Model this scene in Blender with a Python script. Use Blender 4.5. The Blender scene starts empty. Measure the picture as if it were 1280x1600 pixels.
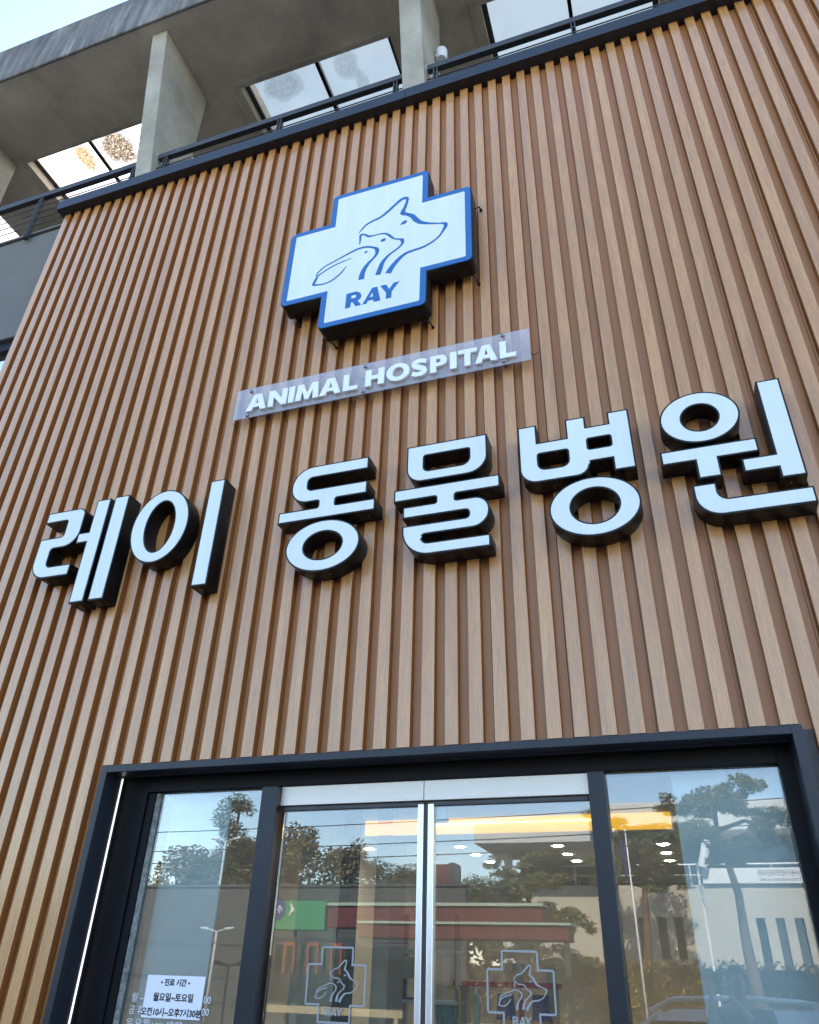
import bpy, bmesh, math, random
from mathutils import Vector, Matrix, noise
random.seed(7)
R = math.radians
sc = bpy.context.scene
COL = sc.collection

# ------------------------------------------------------------------ camera, sky, sun, exposure
cam = bpy.data.cameras.new('camera')
cam.sensor_fit = 'HORIZONTAL'; cam.sensor_width = 36.0
cam.lens = 36.0 * 1169.94 / 1280.0
cam.clip_start = 0.02; cam.clip_end = 3000
camo = bpy.data.objects.new('camera', cam); COL.objects.link(camo)
r_ = Vector((0.9470233, 0.3200205, 0.0270876)); d_ = Vector((-0.1464904, 0.5054764, -0.8503142)); f_ = Vector((-0.2858101, 0.8012992, 0.5255779))
camo.matrix_world = Matrix(((r_.x, -d_.x, -f_.x, 3.0357843), (r_.y, -d_.y, -f_.y, -3.6797676), (r_.z, -d_.z, -f_.z, 1.596529), (0, 0, 0, 1)))
sc.camera = camo

SUN_EL, SUN_AZ = R(43), R(-1)            # behind the building, towards +y and a little to the left
sdir = Vector((math.sin(SUN_AZ) * math.cos(SUN_EL), math.cos(SUN_AZ) * math.cos(SUN_EL), math.sin(SUN_EL)))
world = bpy.data.worlds.new('World'); sc.world = world; world.use_nodes = True
wn = world.node_tree.nodes; wl = world.node_tree.links; wn.clear()
sky = wn.new('ShaderNodeTexSky'); sky.sky_type = 'NISHITA'; sky.sun_disc = False
sky.sun_elevation = SUN_EL; sky.sun_rotation = SUN_AZ
sky.air_density = 1.0; sky.dust_density = 0.45; sky.ozone_density = 0.55
bg = wn.new('ShaderNodeBackground'); bg.inputs[1].default_value = 0.13
wo = wn.new('ShaderNodeOutputWorld')
wl.new(sky.outputs[0], bg.inputs[0]); wl.new(bg.outputs[0], wo.inputs[0])
sl = bpy.data.lights.new('sun', 'SUN'); sl.energy = 3.3; sl.angle = R(0.6); sl.color = (1.0, 0.9, 0.76)
so = bpy.data.objects.new('sun', sl); COL.objects.link(so)
so.rotation_euler = sdir.to_track_quat('Z', 'Y').to_euler()
sc.view_settings.view_transform = 'Standard'; sc.view_settings.look = 'None'
sc.view_settings.exposure = 2.30; sc.view_settings.gamma = 1.0

# ------------------------------------------------------------------ materials
def mat(name, col, rough=0.5, metal=0.0, spec=0.5, var=0.0, vscale=(6, 6, 6), bump=0.0, bscale=80.0, emit=None, estr=0.0, coat=0.0):
    m = bpy.data.materials.new(name); m.use_nodes = True
    nt = m.node_tree; b = nt.nodes['Principled BSDF']
    b.inputs['Base Color'].default_value = (*col, 1); b.inputs['Roughness'].default_value = rough
    b.inputs['Metallic'].default_value = metal; b.inputs['Specular IOR Level'].default_value = spec
    b.inputs['Coat Weight'].default_value = coat; b.inputs['Coat Roughness'].default_value = 0.06
    if emit: b.inputs['Emission Color'].default_value = (*emit, 1); b.inputs['Emission Strength'].default_value = estr
    tc = nt.nodes.new('ShaderNodeTexCoord')
    if var > 0:
        mp = nt.nodes.new('ShaderNodeMapping'); mp.inputs['Scale'].default_value = vscale
        n = nt.nodes.new('ShaderNodeTexNoise'); n.inputs['Scale'].default_value = 1.0; n.inputs['Detail'].default_value = 6
        n.inputs['Roughness'].default_value = 0.65
        nt.links.new(tc.outputs['Object'], mp.inputs[0]); nt.links.new(mp.outputs[0], n.inputs[0])
        rp = nt.nodes.new('ShaderNodeValToRGB')
        rp.color_ramp.elements[0].position = 0.3; rp.color_ramp.elements[1].position = 0.7
        rp.color_ramp.elements[0].color = (*[c * (1 - var) for c in col], 1)
        rp.color_ramp.elements[1].color = (*[min(1, c * (1 + var)) for c in col], 1)
        nt.links.new(n.outputs[0], rp.inputs[0]); nt.links.new(rp.outputs[0], b.inputs['Base Color'])
    if bump > 0:
        n2 = nt.nodes.new('ShaderNodeTexNoise'); n2.inputs['Scale'].default_value = bscale; n2.inputs['Detail'].default_value = 4
        nt.links.new(tc.outputs['Object'], n2.inputs[0])
        bp = nt.nodes.new('ShaderNodeBump'); bp.inputs['Strength'].default_value = bump; bp.inputs['Distance'].default_value = 0.01
        nt.links.new(n2.outputs[0], bp.inputs['Height']); nt.links.new(bp.outputs[0], b.inputs['Normal'])
    return m

def N(nt, t, **kw):
    n = nt.nodes.new('ShaderNode' + t)
    for k, v in kw.items(): setattr(n, k, v)
    return n
def math_node(nt, op, a, b=None):
    n = N(nt, 'Math', operation=op)
    for i, v in enumerate((a, b)):
        if v is None: continue
        if isinstance(v, (int, float)): n.inputs[i].default_value = v
        else: nt.links.new(v, n.inputs[i])
    return n.outputs[0]
def noise_node(nt, co, scale, detail=5, rough=0.6, mapscale=None, dist=0.0):
    if mapscale:
        mp = N(nt, 'Mapping'); mp.inputs['Scale'].default_value = mapscale; nt.links.new(co, mp.inputs[0]); co = mp.outputs[0]
    n = N(nt, 'TexNoise'); n.inputs['Scale'].default_value = scale; n.inputs['Detail'].default_value = detail
    n.inputs['Roughness'].default_value = rough; n.inputs['Distortion'].default_value = dist
    nt.links.new(co, n.inputs[0]); return n.outputs[0]
def ramp(nt, fac, stops):
    r = N(nt, 'ValToRGB'); e = r.color_ramp.elements
    while len(e) < len(stops): e.new(0.5)
    for i, (p, c) in enumerate(stops): e[i].position = p; e[i].color = (*c, 1) if len(c) == 3 else c
    nt.links.new(fac, r.inputs[0]); return r.outputs[0]
def mixc(nt, fac, a, b, mode='MIX'):
    n = N(nt, 'Mix', data_type='RGBA', blend_type=mode)
    for i, v in ((0, fac), (6, a), (7, b)):
        if isinstance(v, (int, float)): n.inputs[i].default_value = v
        elif isinstance(v, tuple): n.inputs[i].default_value = (*v, 1)
        else: nt.links.new(v, n.inputs[i])
    return n.outputs[2]

P = 0.13; FACE = 0.0715
def wood_material():
    m = bpy.data.materials.new('wood_print_aluminium'); m.use_nodes = True; nt = m.node_tree; b = nt.nodes['Principled BSDF']
    tc = N(nt, 'TexCoord'); co = tc.outputs['Object']
    sx = N(nt, 'SeparateXYZ'); nt.links.new(co, sx.inputs[0])
    idx = math_node(nt, 'FLOOR', math_node(nt, 'DIVIDE', math_node(nt, 'ADD', sx.outputs[0], 2.37), P))
    wn_ = N(nt, 'TexWhiteNoise', noise_dimensions='1D'); nt.links.new(idx, wn_.inputs['W'])
    off = N(nt, 'CombineXYZ'); nt.links.new(math_node(nt, 'MULTIPLY', wn_.outputs[0], 9.0), off.inputs[2]); nt.links.new(idx, off.inputs[1])
    add = N(nt, 'VectorMath', operation='ADD'); nt.links.new(co, add.inputs[0]); nt.links.new(off.outputs[0], add.inputs[1])
    co2 = add.outputs[0]
    broad = noise_node(nt, co2, 1.0, 4, 0.55, (14, 3, 1.1), 0.6)
    grain = noise_node(nt, co2, 1.0, 6, 0.7, (190, 40, 5.5), 0.4)
    fleck = noise_node(nt, co2, 1.0, 3, 0.6, (420, 90, 26))
    c1 = ramp(nt, broad, [(0.26, (0.480, 0.198, 0.042)), (0.74, (0.66, 0.320, 0.083))])
    c2 = mixc(nt, math_node(nt, 'MULTIPLY', ramp(nt, grain, [(0.42, (1, 1, 1)), (0.62, (0, 0, 0))]), 0.42), c1, (0.235, 0.105, 0.034))
    c3 = mixc(nt, math_node(nt, 'MULTIPLY', ramp(nt, fleck, [(0.56, (0, 0, 0)), (0.68, (1, 1, 1))]), 0.45), c2, (0.64, 0.40, 0.19))
    worn = noise_node(nt, co2, 1.0, 5, 0.75, (60, 20, 7), 1.5)
    c3 = mixc(nt, math_node(nt, 'MULTIPLY', ramp(nt, worn, [(0.54, (0, 0, 0)), (0.70, (1, 1, 1))]), 0.55), c3, (0.20, 0.125, 0.065))
    hv = N(nt, 'HueSaturation'); nt.links.new(c3, hv.inputs['Color'])
    nt.links.new(math_node(nt, 'ADD', math_node(nt, 'MULTIPLY', wn_.outputs[0], 0.16), 0.92), hv.inputs['Value'])
    hv.inputs['Saturation'].default_value = 0.97
    nt.links.new(hv.outputs[0], b.inputs['Base Color'])
    rg = math_node(nt, 'ADD', math_node(nt, 'MULTIPLY', grain, 0.16), 0.30); nt.links.new(rg, b.inputs['Roughness'])
    b.inputs['Specular IOR Level'].default_value = 0.6; b.inputs['Coat Weight'].default_value = 1.0; b.inputs['Coat Roughness'].default_value = 0.2
    bp = N(nt, 'Bump'); bp.inputs['Strength'].default_value = 0.12; bp.inputs['Distance'].default_value = 0.003
    nt.links.new(grain, bp.inputs['Height']); nt.links.new(bp.outputs[0], b.inputs['Normal'])
    return m

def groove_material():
    return mat('brown_groove_floor', (0.43, 0.19, 0.066), 0.42, 0, 0.5, 0.12, (40, 40, 1.5))  # groove floors a darker brown than the slat faces
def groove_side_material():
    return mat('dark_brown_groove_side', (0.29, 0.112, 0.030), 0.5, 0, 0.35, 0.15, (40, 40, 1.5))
def concrete_material(name, base, stain=0.25, streak=0.0, streak_col=(0.05, 0.05, 0.05)):
    m = bpy.data.materials.new(name); m.use_nodes = True; nt = m.node_tree; b = nt.nodes['Principled BSDF']
    tc = N(nt, 'TexCoord'); co = tc.outputs['Object']
    n1 = noise_node(nt, co, 1.3, 6, 0.65); n2 = noise_node(nt, co, 46, 3, 0.6); n3 = noise_node(nt, co, 150, 2, 0.5)
    c = ramp(nt, n1, [(0.3, tuple(v * (1 - stain) for v in base)), (0.7, tuple(v * (1 + stain) for v in base))])
    c = mixc(nt, math_node(nt, 'MULTIPLY', ramp(nt, n2, [(0.45, (0, 0, 0)), (0.68, (1, 1, 1))]), 0.22), c, tuple(v * 0.55 for v in base))
    c = mixc(nt, math_node(nt, 'MULTIPLY', ramp(nt, n3, [(0.6, (0, 0, 0)), (0.72, (1, 1, 1))]), 0.3), c, tuple(min(1, v * 1.5) for v in base))
    if streak:
        s = noise_node(nt, co, 1.0, 5, 0.7, (9, 9, 0.7)); s2 = noise_node(nt, co, 0.55, 3, 0.6)
        f = math_node(nt, 'MULTIPLY', ramp(nt, s, [(0.36, (0, 0, 0)), (0.62, (1, 1, 1))]), streak)
        c = mixc(nt, f, c, streak_col)
        c = mixc(nt, math_node(nt, 'MULTIPLY', math_node(nt, 'MULTIPLY', ramp(nt, s, [(0.30, (1, 1, 1)), (0.42, (0, 0, 0))]), ramp(nt, s2, [(0.45, (0, 0, 0)), (0.6, (1, 1, 1))])), 0.9), c, (0.42, 0.40, 0.40))
    nt.links.new(c, b.inputs['Base Color']); b.inputs['Roughness'].default_value = 0.9; b.inputs['Specular IOR Level'].default_value = 0.2
    bp = N(nt, 'Bump'); bp.inputs['Strength'].default_value = 0.45; bp.inputs['Distance'].default_value = 0.008
    nt.links.new(n2, bp.inputs['Height']); nt.links.new(bp.outputs[0], b.inputs['Normal'])
    return m

def glass_material(name, tint=(0.93, 0.96, 0.95), boost=1.0, rough=0.0, film=0.0):
    m = bpy.data.materials.new(name); m.use_nodes = True; nt = m.node_tree; nt.nodes.clear()
    o = N(nt, 'OutputMaterial'); t = N(nt, 'BsdfTransparent'); t.inputs[0].default_value = (*tint, 1)
    g = N(nt, 'BsdfGlossy'); g.inputs['Roughness'].default_value = rough; g.inputs[0].default_value = (0.97, 0.98, 1, 1)
    fr = N(nt, 'Fresnel'); fr.inputs[0].default_value = 1.52
    tc = N(nt, 'TexCoord'); wv = noise_node(nt, tc.outputs['Object'], 1.6, 1, 0.3)
    bp = N(nt, 'Bump'); bp.inputs['Strength'].default_value = 0.006; bp.inputs['Distance'].default_value = 0.02
    nt.links.new(wv, bp.inputs['Height']); nt.links.new(bp.outputs[0], g.inputs['Normal'])
    f = math_node(nt, 'MINIMUM', math_node(nt, 'MULTIPLY', fr.outputs[0], boost), 0.95)
    mx = N(nt, 'MixShader'); nt.links.new(f, mx.inputs[0]); nt.links.new(t.outputs[0], mx.inputs[1]); nt.links.new(g.outputs[0], mx.inputs[2])
    dd = N(nt, 'BsdfDiffuse'); dd.inputs[0].default_value = (0.75, 0.75, 0.72, 1); m3 = N(nt, 'MixShader')
    sm = noise_node(nt, tc.outputs['Object'], 1.0, 6, 0.7, (2.2, 2.2, 1.0), 0.8)
    nt.links.new(math_node(nt, 'MULTIPLY', ramp(nt, sm, [(0.3, (0.25, 0.25, 0.25)), (0.75, (1, 1, 1))]), film), m3.inputs[0])
    nt.links.new(mx.outputs[0], m3.inputs[1]); nt.links.new(dd.outputs[0], m3.inputs[2]); nt.links.new(m3.outputs[0], o.inputs[0]); return m

def dirty_skylight_material(name, haze, blobs, dirt_col, tint=(0.9, 0.95, 0.95), contrast=0.75, see_through=True):
    """thin roof glass: clear, with a film that scatters light and dried blots of leaf dirt at the places given (x, y, rx, ry)"""
    m = bpy.data.materials.new(name); m.use_nodes = True; nt = m.node_tree; nt.nodes.clear()
    o = N(nt, 'OutputMaterial'); tc = N(nt, 'TexCoord'); co = tc.outputs['Object']
    t = N(nt, 'BsdfTransparent'); t.inputs[0].default_value = (*tint, 1)
    tr = N(nt, 'BsdfTranslucent'); tr.inputs[0].default_value = (0.85, 0.82, 0.74, 1)
    m1 = N(nt, 'MixShader'); nt.links.new(t.outputs[0], m1.inputs[1]); nt.links.new(tr.outputs[0], m1.inputs[2])
    film = noise_node(nt, co, 1.7, 5, 0.6)
    nt.links.new(math_node(nt, 'MULTIPLY', ramp(nt, film, [(0.25, (0.55, 0.55, 0.55)), (0.75, (1, 1, 1))]), haze), m1.inputs[0])
    dsh = N(nt, 'BsdfTranslucent' if see_through else 'BsdfDiffuse'); dsh.inputs[0].default_value = (*dirt_col, 1)
    if see_through: nt.links.new(ramp(nt, noise_node(nt, co, 34, 4, 0.8), [(0.40, dirt_col), (0.56, tuple(min(1, 4.5 * q) for q in dirt_col)), (0.66, (0.75, 0.68, 0.5))]), dsh.inputs[0])
    speck = noise_node(nt, co, 26, 3, 0.75); edge = noise_node(nt, co, 5, 3, 0.6)
    tot = None
    for (bx, by, rx, ry, s) in blobs:
        mp = N(nt, 'Mapping'); mp.inputs['Location'].default_value = (-bx / rx, -by / ry, 0); mp.inputs['Scale'].default_value = (1 / rx, 1 / ry, 0)
        nt.links.new(co, mp.inputs[0]); ln = N(nt, 'VectorMath', operation='LENGTH'); nt.links.new(mp.outputs[0], ln.inputs[0])
        rr = math_node(nt, 'ADD', ln.outputs['Value'], math_node(nt, 'MULTIPLY', math_node(nt, 'SUBTRACT', edge, 0.5), 0.7))
        k = ramp(nt, rr, [(0.62, (1, 1, 1)), (0.92, (0.55, 0.55, 0.55)), (1.15, (0, 0, 0))])
        k = math_node(nt, 'MULTIPLY', k, s)
        tot = k if tot is None else math_node(nt, 'MAXIMUM', tot, k)
    if tot is not None:
        sp = math_node(nt, 'ADD', math_node(nt, 'MULTIPLY', ramp(nt, speck, [(0.42, (0, 0, 0)), (0.55, (1, 1, 1))]), contrast), 1.0 - contrast)
        m2 = N(nt, 'MixShader'); nt.links.new(math_node(nt, 'MULTIPLY', tot, sp), m2.inputs[0])
        nt.links.new(m1.outputs[0], m2.inputs[1]); nt.links.new(dsh.outputs[0], m2.inputs[2]); nt.links.new(m2.outputs[0], o.inputs[0])
    else: nt.links.new(m1.outputs[0], o.inputs[0])
    return m

M = {}
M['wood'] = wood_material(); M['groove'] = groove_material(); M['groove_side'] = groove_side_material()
M['conc'] = concrete_material('rough_concrete', (0.385, 0.355, 0.30), 0.3)
M['conc_dark'] = concrete_material('soffit_concrete', (0.50, 0.44, 0.355), 0.32)
M['fascia'] = concrete_material('stained_fascia', (0.23, 0.22, 0.21), 0.3, 0.75, (0.075, 0.073, 0.075))
M['parapet'] = concrete_material('smooth_concrete', (0.165, 0.162, 0.155), 0.12)
M['navy'] = mat('dark_navy_coated_metal', (0.013, 0.017, 0.025), 0.38, 0.0, 0.42, 0.22, (3, 3, 3), 0.05, 90)
M['black'] = mat('black_coated_metal', (0.0035, 0.004, 0.006), 0.42, 0.0, 0.32, 0.3, (5, 5, 5))
M['frame'] = mat('black_window_frame', (0.0035, 0.004, 0.0055), 0.5, 0.0, 0.2, 0.25, (4, 4, 4))
M['rail'] = mat('dark_grey_steel', (0.040, 0.042, 0.045), 0.45, 0.0, 0.5, 0.25, (8, 8, 8))
M['steel'] = mat('brushed_stainless', (0.70, 0.65, 0.57), 0.5, 0.9, 0.5, 0.12, (260, 5, 90), 0.06, 240)
M['alu'] = mat('silver_aluminium', (0.78, 0.79, 0.80), 0.32, 0.85, 0.5, 0.06, (60, 60, 2))
M['acrylic_face'] = mat('white_sign_acrylic', (0.71, 0.755, 0.715), 0.13, 0.0, 0.5, 0.045, (9, 9, 1.0))
M['blue'] = mat('blue_vinyl', (0.022, 0.13, 0.37), 0.25, 0.0, 0.45, 0.05, (6, 6, 2))
M['letter_white'] = mat('white_letter_plastic', (0.82, 0.84, 0.88), 0.3, 0.0, 0.5, 0.04)
M['chrome'] = mat('chrome_standoff', (0.32, 0.32, 0.33), 0.25, 1.0)
M['glass'] = glass_material('window_glass', (0.90, 0.94, 0.93), 2.1, 0.0, 0.05)
M['white_blind'] = mat('white_blind_sheet', (0.64, 0.73, 0.76), 0.6, 0, 0.3, 0.05, (2, 2, 0.6))
M['paper'] = mat('white_paper', (0.84, 0.85, 0.90), 0.6, 0, 0.3, 0.03)
M['ink'] = mat('black_ink', (0.012, 0.012, 0.018), 0.5)
M['vinyl_white'] = mat('white_vinyl', (0.75, 0.77, 0.78), 0.4)
M['vinyl_grey'] = mat('frosted_grey_vinyl', (0.33, 0.335, 0.34), 0.5)
M['seal'] = mat('speckled_window_seal', (0.20, 0.22, 0.20), 0.7, 0, 0.3, 0.6, (40, 40, 40))
M['led'] = mat('lit_led_strip', (0.9, 0.9, 0.9), 0.4, emit=(1, 0.98, 0.95), estr=0.28)

def panel_material():
    m = bpy.data.materials.new('clear_acrylic_panel'); m.use_nodes = True; nt = m.node_tree; nt.nodes.clear()
    o = N(nt, 'OutputMaterial'); t = N(nt, 'BsdfTransparent'); t.inputs[0].default_value = (0.99, 0.99, 1.0, 1)
    g = N(nt, 'BsdfGlossy'); g.inputs['Roughness'].default_value = 0.04
    df = N(nt, 'BsdfDiffuse'); df.inputs[0].default_value = (0.90, 0.88, 0.93, 1)
    fr = N(nt, 'Fresnel'); fr.inputs[0].default_value = 1.5
    m0 = N(nt, 'MixShader'); m0.inputs[0].default_value = 0.27; nt.links.new(t.outputs[0], m0.inputs[1]); nt.links.new(df.outputs[0], m0.inputs[2])
    m1 = N(nt, 'MixShader'); nt.links.new(math_node(nt, 'MINIMUM', math_node(nt, 'MULTIPLY', fr.outputs[0], 1.6), 0.9), m1.inputs[0])
    nt.links.new(m0.outputs[0], m1.inputs[1]); nt.links.new(g.outputs[0], m1.inputs[2]); nt.links.new(m1.outputs[0], o.inputs[0]); return m
M['acrylic_panel'] = panel_material(); M['clear'] = glass_material('clear_acrylic_back', (0.98, 0.98, 0.99), 0.6)

# ------------------------------------------------------------------ mesh helpers
def tag(o, label=None, cat=None, group=None, kind=None):
    if label: o['label'] = label
    if cat: o['category'] = cat
    if group: o['group'] = group
    if kind: o['kind'] = kind
    return o
def thing(name, label, cat, loc=(0, 0, 0), group=None):
    o = bpy.data.objects.new(name, None); COL.objects.link(o); o.location = loc; o.empty_display_size = 0.1
    return tag(o, label, cat, group)
def link(name, me, m, parent=None, bevel=0.0, smooth=False, seg=2):
    if m is not None and not me.materials:
        for q in (m if isinstance(m, (list, tuple)) else [m]): me.materials.append(q)
    o = bpy.data.objects.new(name, me); COL.objects.link(o)
    if parent:
        o.parent = parent
        w = Vector(parent.location); pp = parent.parent
        while pp: w += pp.location; pp = pp.parent
        o.location = -w          # meshes are written in world coordinates
    if smooth:
        for p in me.polygons: p.use_smooth = True
    if bevel:
        b = o.modifiers.new('bevel', 'BEVEL'); b.width = bevel; b.segments = seg; b.limit_method = 'ANGLE'; b.angle_limit = R(40)
    return o
class MB:
    def __init__(s): s.v = []; s.f = []
    def box(s, x0, x1, y0, y1, z0, z1):
        b = len(s.v)
        s.v += [(x, y, z) for x in (x0, x1) for y in (y0, y1) for z in (z0, z1)]
        for q in ((0, 1, 3, 2), (4, 6, 7, 5), (0, 4, 5, 1), (2, 3, 7, 6), (0, 2, 6, 4), (1, 5, 7, 3)): s.f.append([b + i for i in q])
        return s
    def quad(s, a, b, c, d):
        n = len(s.v); s.v += [tuple(a), tuple(b), tuple(c), tuple(d)]; s.f.append([n, n + 1, n + 2, n + 3]); return s
    def hexa(s, lo, hi):                     # two quads of corners in matching order
        b = len(s.v); s.v += [tuple(p) for p in lo] + [tuple(p) for p in hi]
        s.f += [[b + 3, b + 2, b + 1, b], [b + 4, b + 5, b + 6, b + 7]]
        for i in range(4): j = (i + 1) % 4; s.f.append([b + i, b + j, b + 4 + j, b + 4 + i])
        return s
    def tube(s, pts, rad, n=10, cap=True):
        pts = [Vector(p) for p in pts]; rad = rad if isinstance(rad, (list, tuple)) else [rad] * len(pts)
        rings = []; up = None
        for i, p in enumerate(pts):
            t = (pts[min(i + 1, len(pts) - 1)] - pts[max(i - 1, 0)]).normalized()
            a = Vector((0, 0, 1)) if abs(t.z) < 0.9 else Vector((1, 0, 0))
            u = t.cross(a).normalized(); w = t.cross(u)
            b = len(s.v); rings.append(b)
            for k in range(n):
                c = 2 * math.pi * k / n; s.v.append(tuple(p + (u * math.cos(c) + w * math.sin(c)) * rad[i]))
        for a, b in zip(rings, rings[1:]):
            for k in range(n): j = (k + 1) % n; s.f.append([a + k, a + j, b + j, b + k])
        if cap: s.f.append([rings[0] + k for k in range(n)][::-1]); s.f.append([rings[-1] + k for k in range(n)])
        return s
    def mesh(s, name):
        me = bpy.data.meshes.new(name); me.from_pydata(s.v, [], s.f); me.update()
        bm = bmesh.new(); bm.from_mesh(me); bmesh.ops.recalc_face_normals(bm, faces=bm.faces); bm.to_mesh(me); bm.free(); return me
    def put(s, name, m, parent=None, bevel=0.0, smooth=False): return link(name, s.mesh(name), m, parent, bevel, smooth)

def fillet(poly):
    out = []; n = len(poly)
    for i, q in enumerate(poly):
        r = q[2] if len(q) > 2 else 0
        p = Vector(q[:2]); a = Vector(poly[i - 1][:2]); b = Vector(poly[(i + 1) % n][:2])
        if r <= 0: out.append(p); continue
        da = (a - p); db = (b - p); la, lb = da.length, db.length; da /= la; db /= lb
        ang = math.acos(max(-1, min(1, da.dot(db)))); t = min(r / math.tan(ang / 2), la * 0.9, lb * 0.9); rr = t * math.tan(ang / 2)
        c = p + (da + db).normalized() * (rr / math.sin(ang / 2)); s0 = p + da * t - c; e0 = p + db * t - c
        k = 3 if r < 0.03 else 10
        a0 = math.atan2(s0.y, s0.x); a1 = math.atan2(e0.y, e0.x); d = (a1 - a0 + math.pi) % (2 * math.pi) - math.pi
        for j in range(k + 1): an = a0 + d * j / k; out.append(c + Vector((math.cos(an), math.sin(an))) * rr)
    return out
def area(P): return 0.5 * sum(P[i - 1].x * P[i].y - P[i].x * P[i - 1].y for i in range(len(P)))
def offset(Pts, d):
    """move the outline inwards by d (d < 0: outwards)"""
    Q = list(Pts); sgn = 1 if area(Q) > 0 else -1; out = []; n = len(Q)
    for i in range(n):
        e1 = (Q[i] - Q[i - 1]); e2 = (Q[(i + 1) % n] - Q[i])
        if e1.length < 1e-7 or e2.length < 1e-7: out.append(Q[i]); continue
        n1 = Vector((-e1.y, e1.x)).normalized() * sgn; n2 = Vector((-e2.y, e2.x)).normalized() * sgn
        m = n1 + n2; m = m / max(m.dot(n1), 0.35) if m.length > 1e-5 else n1
        out.append(Q[i] + m * d)
    return out
def ellipse(cx, cz, rx, rz, n=56): return [Vector((cx + rx * math.cos(2 * math.pi * i / n), cz + rz * math.sin(2 * math.pi * i / n))) for i in range(n)]
def plate(loops_list, y0, y1, name, bev=0.0):
    """flat shapes in the x-z plane (even-odd holes) with thickness from y0 (front) to y1 (back)"""
    cu = bpy.data.curves.new(name, 'CURVE'); cu.dimensions = '2D'; cu.fill_mode = 'BOTH'
    cu.extrude = max((y1 - y0) / 2 - bev, 1e-5)
    if bev: cu.bevel_depth = bev; cu.bevel_resolution = 1; cu.offset = -bev
    for lp in loops_list:
        sp = cu.splines.new('POLY'); sp.points.add(len(lp) - 1); sp.use_cyclic_u = True
        for i, p in enumerate(lp): sp.points[i].co = (p[0], p[1], 0, 1)
    to = bpy.data.objects.new('tmp', cu); me = bpy.data.meshes.new_from_object(to); bpy.data.objects.remove(to)
    ym = (y0 + y1) / 2
    for v in me.vertices: x, yy, z = v.co; v.co = (x, ym - z, yy)
    me.name = name; me.materials.clear(); return me
def ribbon(pts, per=7):
    """closed outline of a brush stroke (x, z, width) smoothed by Catmull-Rom"""
    n = len(pts); C = []
    for i in range(n - 1):
        p0, p1, p2, p3 = (Vector(pts[max(0, min(n - 1, k))]) for k in (i - 1, i, i + 1, i + 2))
        for j in range(per):
            t = j / per
            C.append(0.5 * ((2 * p1) + (p2 - p0) * t + (2 * p0 - 5 * p1 + 4 * p2 - p3) * t * t + (3 * p1 - p0 - 3 * p2 + p3) * t ** 3))
    C.append(Vector(pts[-1])); Lf, Rt = [], []
    for i, c in enumerate(C):
        d = (C[min(i + 1, len(C) - 1)] - C[max(i - 1, 0)]); d = Vector((d.x, d.y)).normalized(); nn = Vector((-d.y, d.x)) * max(c.z, 0.002) / 2
        p = Vector((c.x, c.y)); Lf.append(p + nn); Rt.append(p - nn)
    return Lf, Rt
def strokes(strokelist, y0, y1, mb):
    for pts in strokelist:
        L_, R_ = ribbon(pts)
        for i in range(len(L_) - 1):
            a, b, c, d = L_[i], L_[i + 1], R_[i + 1], R_[i]
            mb.hexa([(q.x, y1, q.y) for q in (a, b, c, d)], [(q.x, y0, q.y) for q in (a, b, c, d)])
    return mb
def text_mesh(s, size, x, y, z, name, align='LEFT', depth=0.0006, fat=0.0, width=1.0, back=False):
    cu = bpy.data.curves.new(name, 'FONT'); cu.body = s; cu.size = size; cu.align_x = align; cu.extrude = depth; cu.offset = fat
    to = bpy.data.objects.new('tmp', cu); me = bpy.data.meshes.new_from_object(to); bpy.data.objects.remove(to)
    for v in me.vertices:
        px, py, pz = v.co; px *= width
        v.co = (x - px, y + pz, z + py) if back else (x + px, y - pz, z + py)
    me.name = name; me.materials.clear(); return me

# ------------------------------------------------------------------ ground
M['paving'] = mat('grey_paving', (0.17, 0.165, 0.16), 0.85, 0, 0.3, 0.2, (2, 2, 2), 0.2, 60)
M['asphalt'] = mat('asphalt', (0.055, 0.055, 0.058), 0.85, 0, 0.3, 0.25, (3, 3, 3), 0.3, 120)
M['soil'] = mat('dry_ground', (0.11, 0.10, 0.07), 0.95, 0, 0.2, 0.3, (0.4, 0.4, 0.4))
M['linepaint'] = mat('road_paint', (0.72, 0.70, 0.62), 0.7, 0, 0.3, 0.15)
tag(MB().quad((-600, 0, -0.15), (-600, -900, -0.15), (600, -900, -0.15), (600, 0, -0.15)).put('ground', M['soil']), kind='structure')
MB().quad((-600, 900, -0.15), (-600, 0, -0.15), (600, 0, -0.15), (600, 900, -0.15)).put('ground', M['soil'])['kind'] = 'structure'
tag(MB().box(-60, 60, -4.9, 0.3, -0.14, 0.0).put('pavement', M['paving'], bevel=0.01), kind='structure')
tag(MB().quad((-80, -5.2, -0.14), (-80, -17, -0.14), (80, -17, -0.14), (80, -5.2, -0.14)).put('road', M['asphalt']), kind='structure')
tag(MB().box(-60, 60, -5.05, -4.9, -0.14, 0.0).put('kerb', M['parapet'], bevel=0.01), kind='structure')
tag(MB().box(-60, 60, -24.5, -17, -0.14, 0.02).put('far_pavement', M['paving'], bevel=0.01), kind='structure')
rm = MB()
for i in range(-14, 15): rm.quad((i * 5, -11.05, -0.136), (i * 5, -11.2, -0.136), (i * 5 + 2.6, -11.2, -0.136), (i * 5 + 2.6, -11.05, -0.136))
tag(rm.put('road_marking', M['linepaint']), kind='structure')

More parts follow.
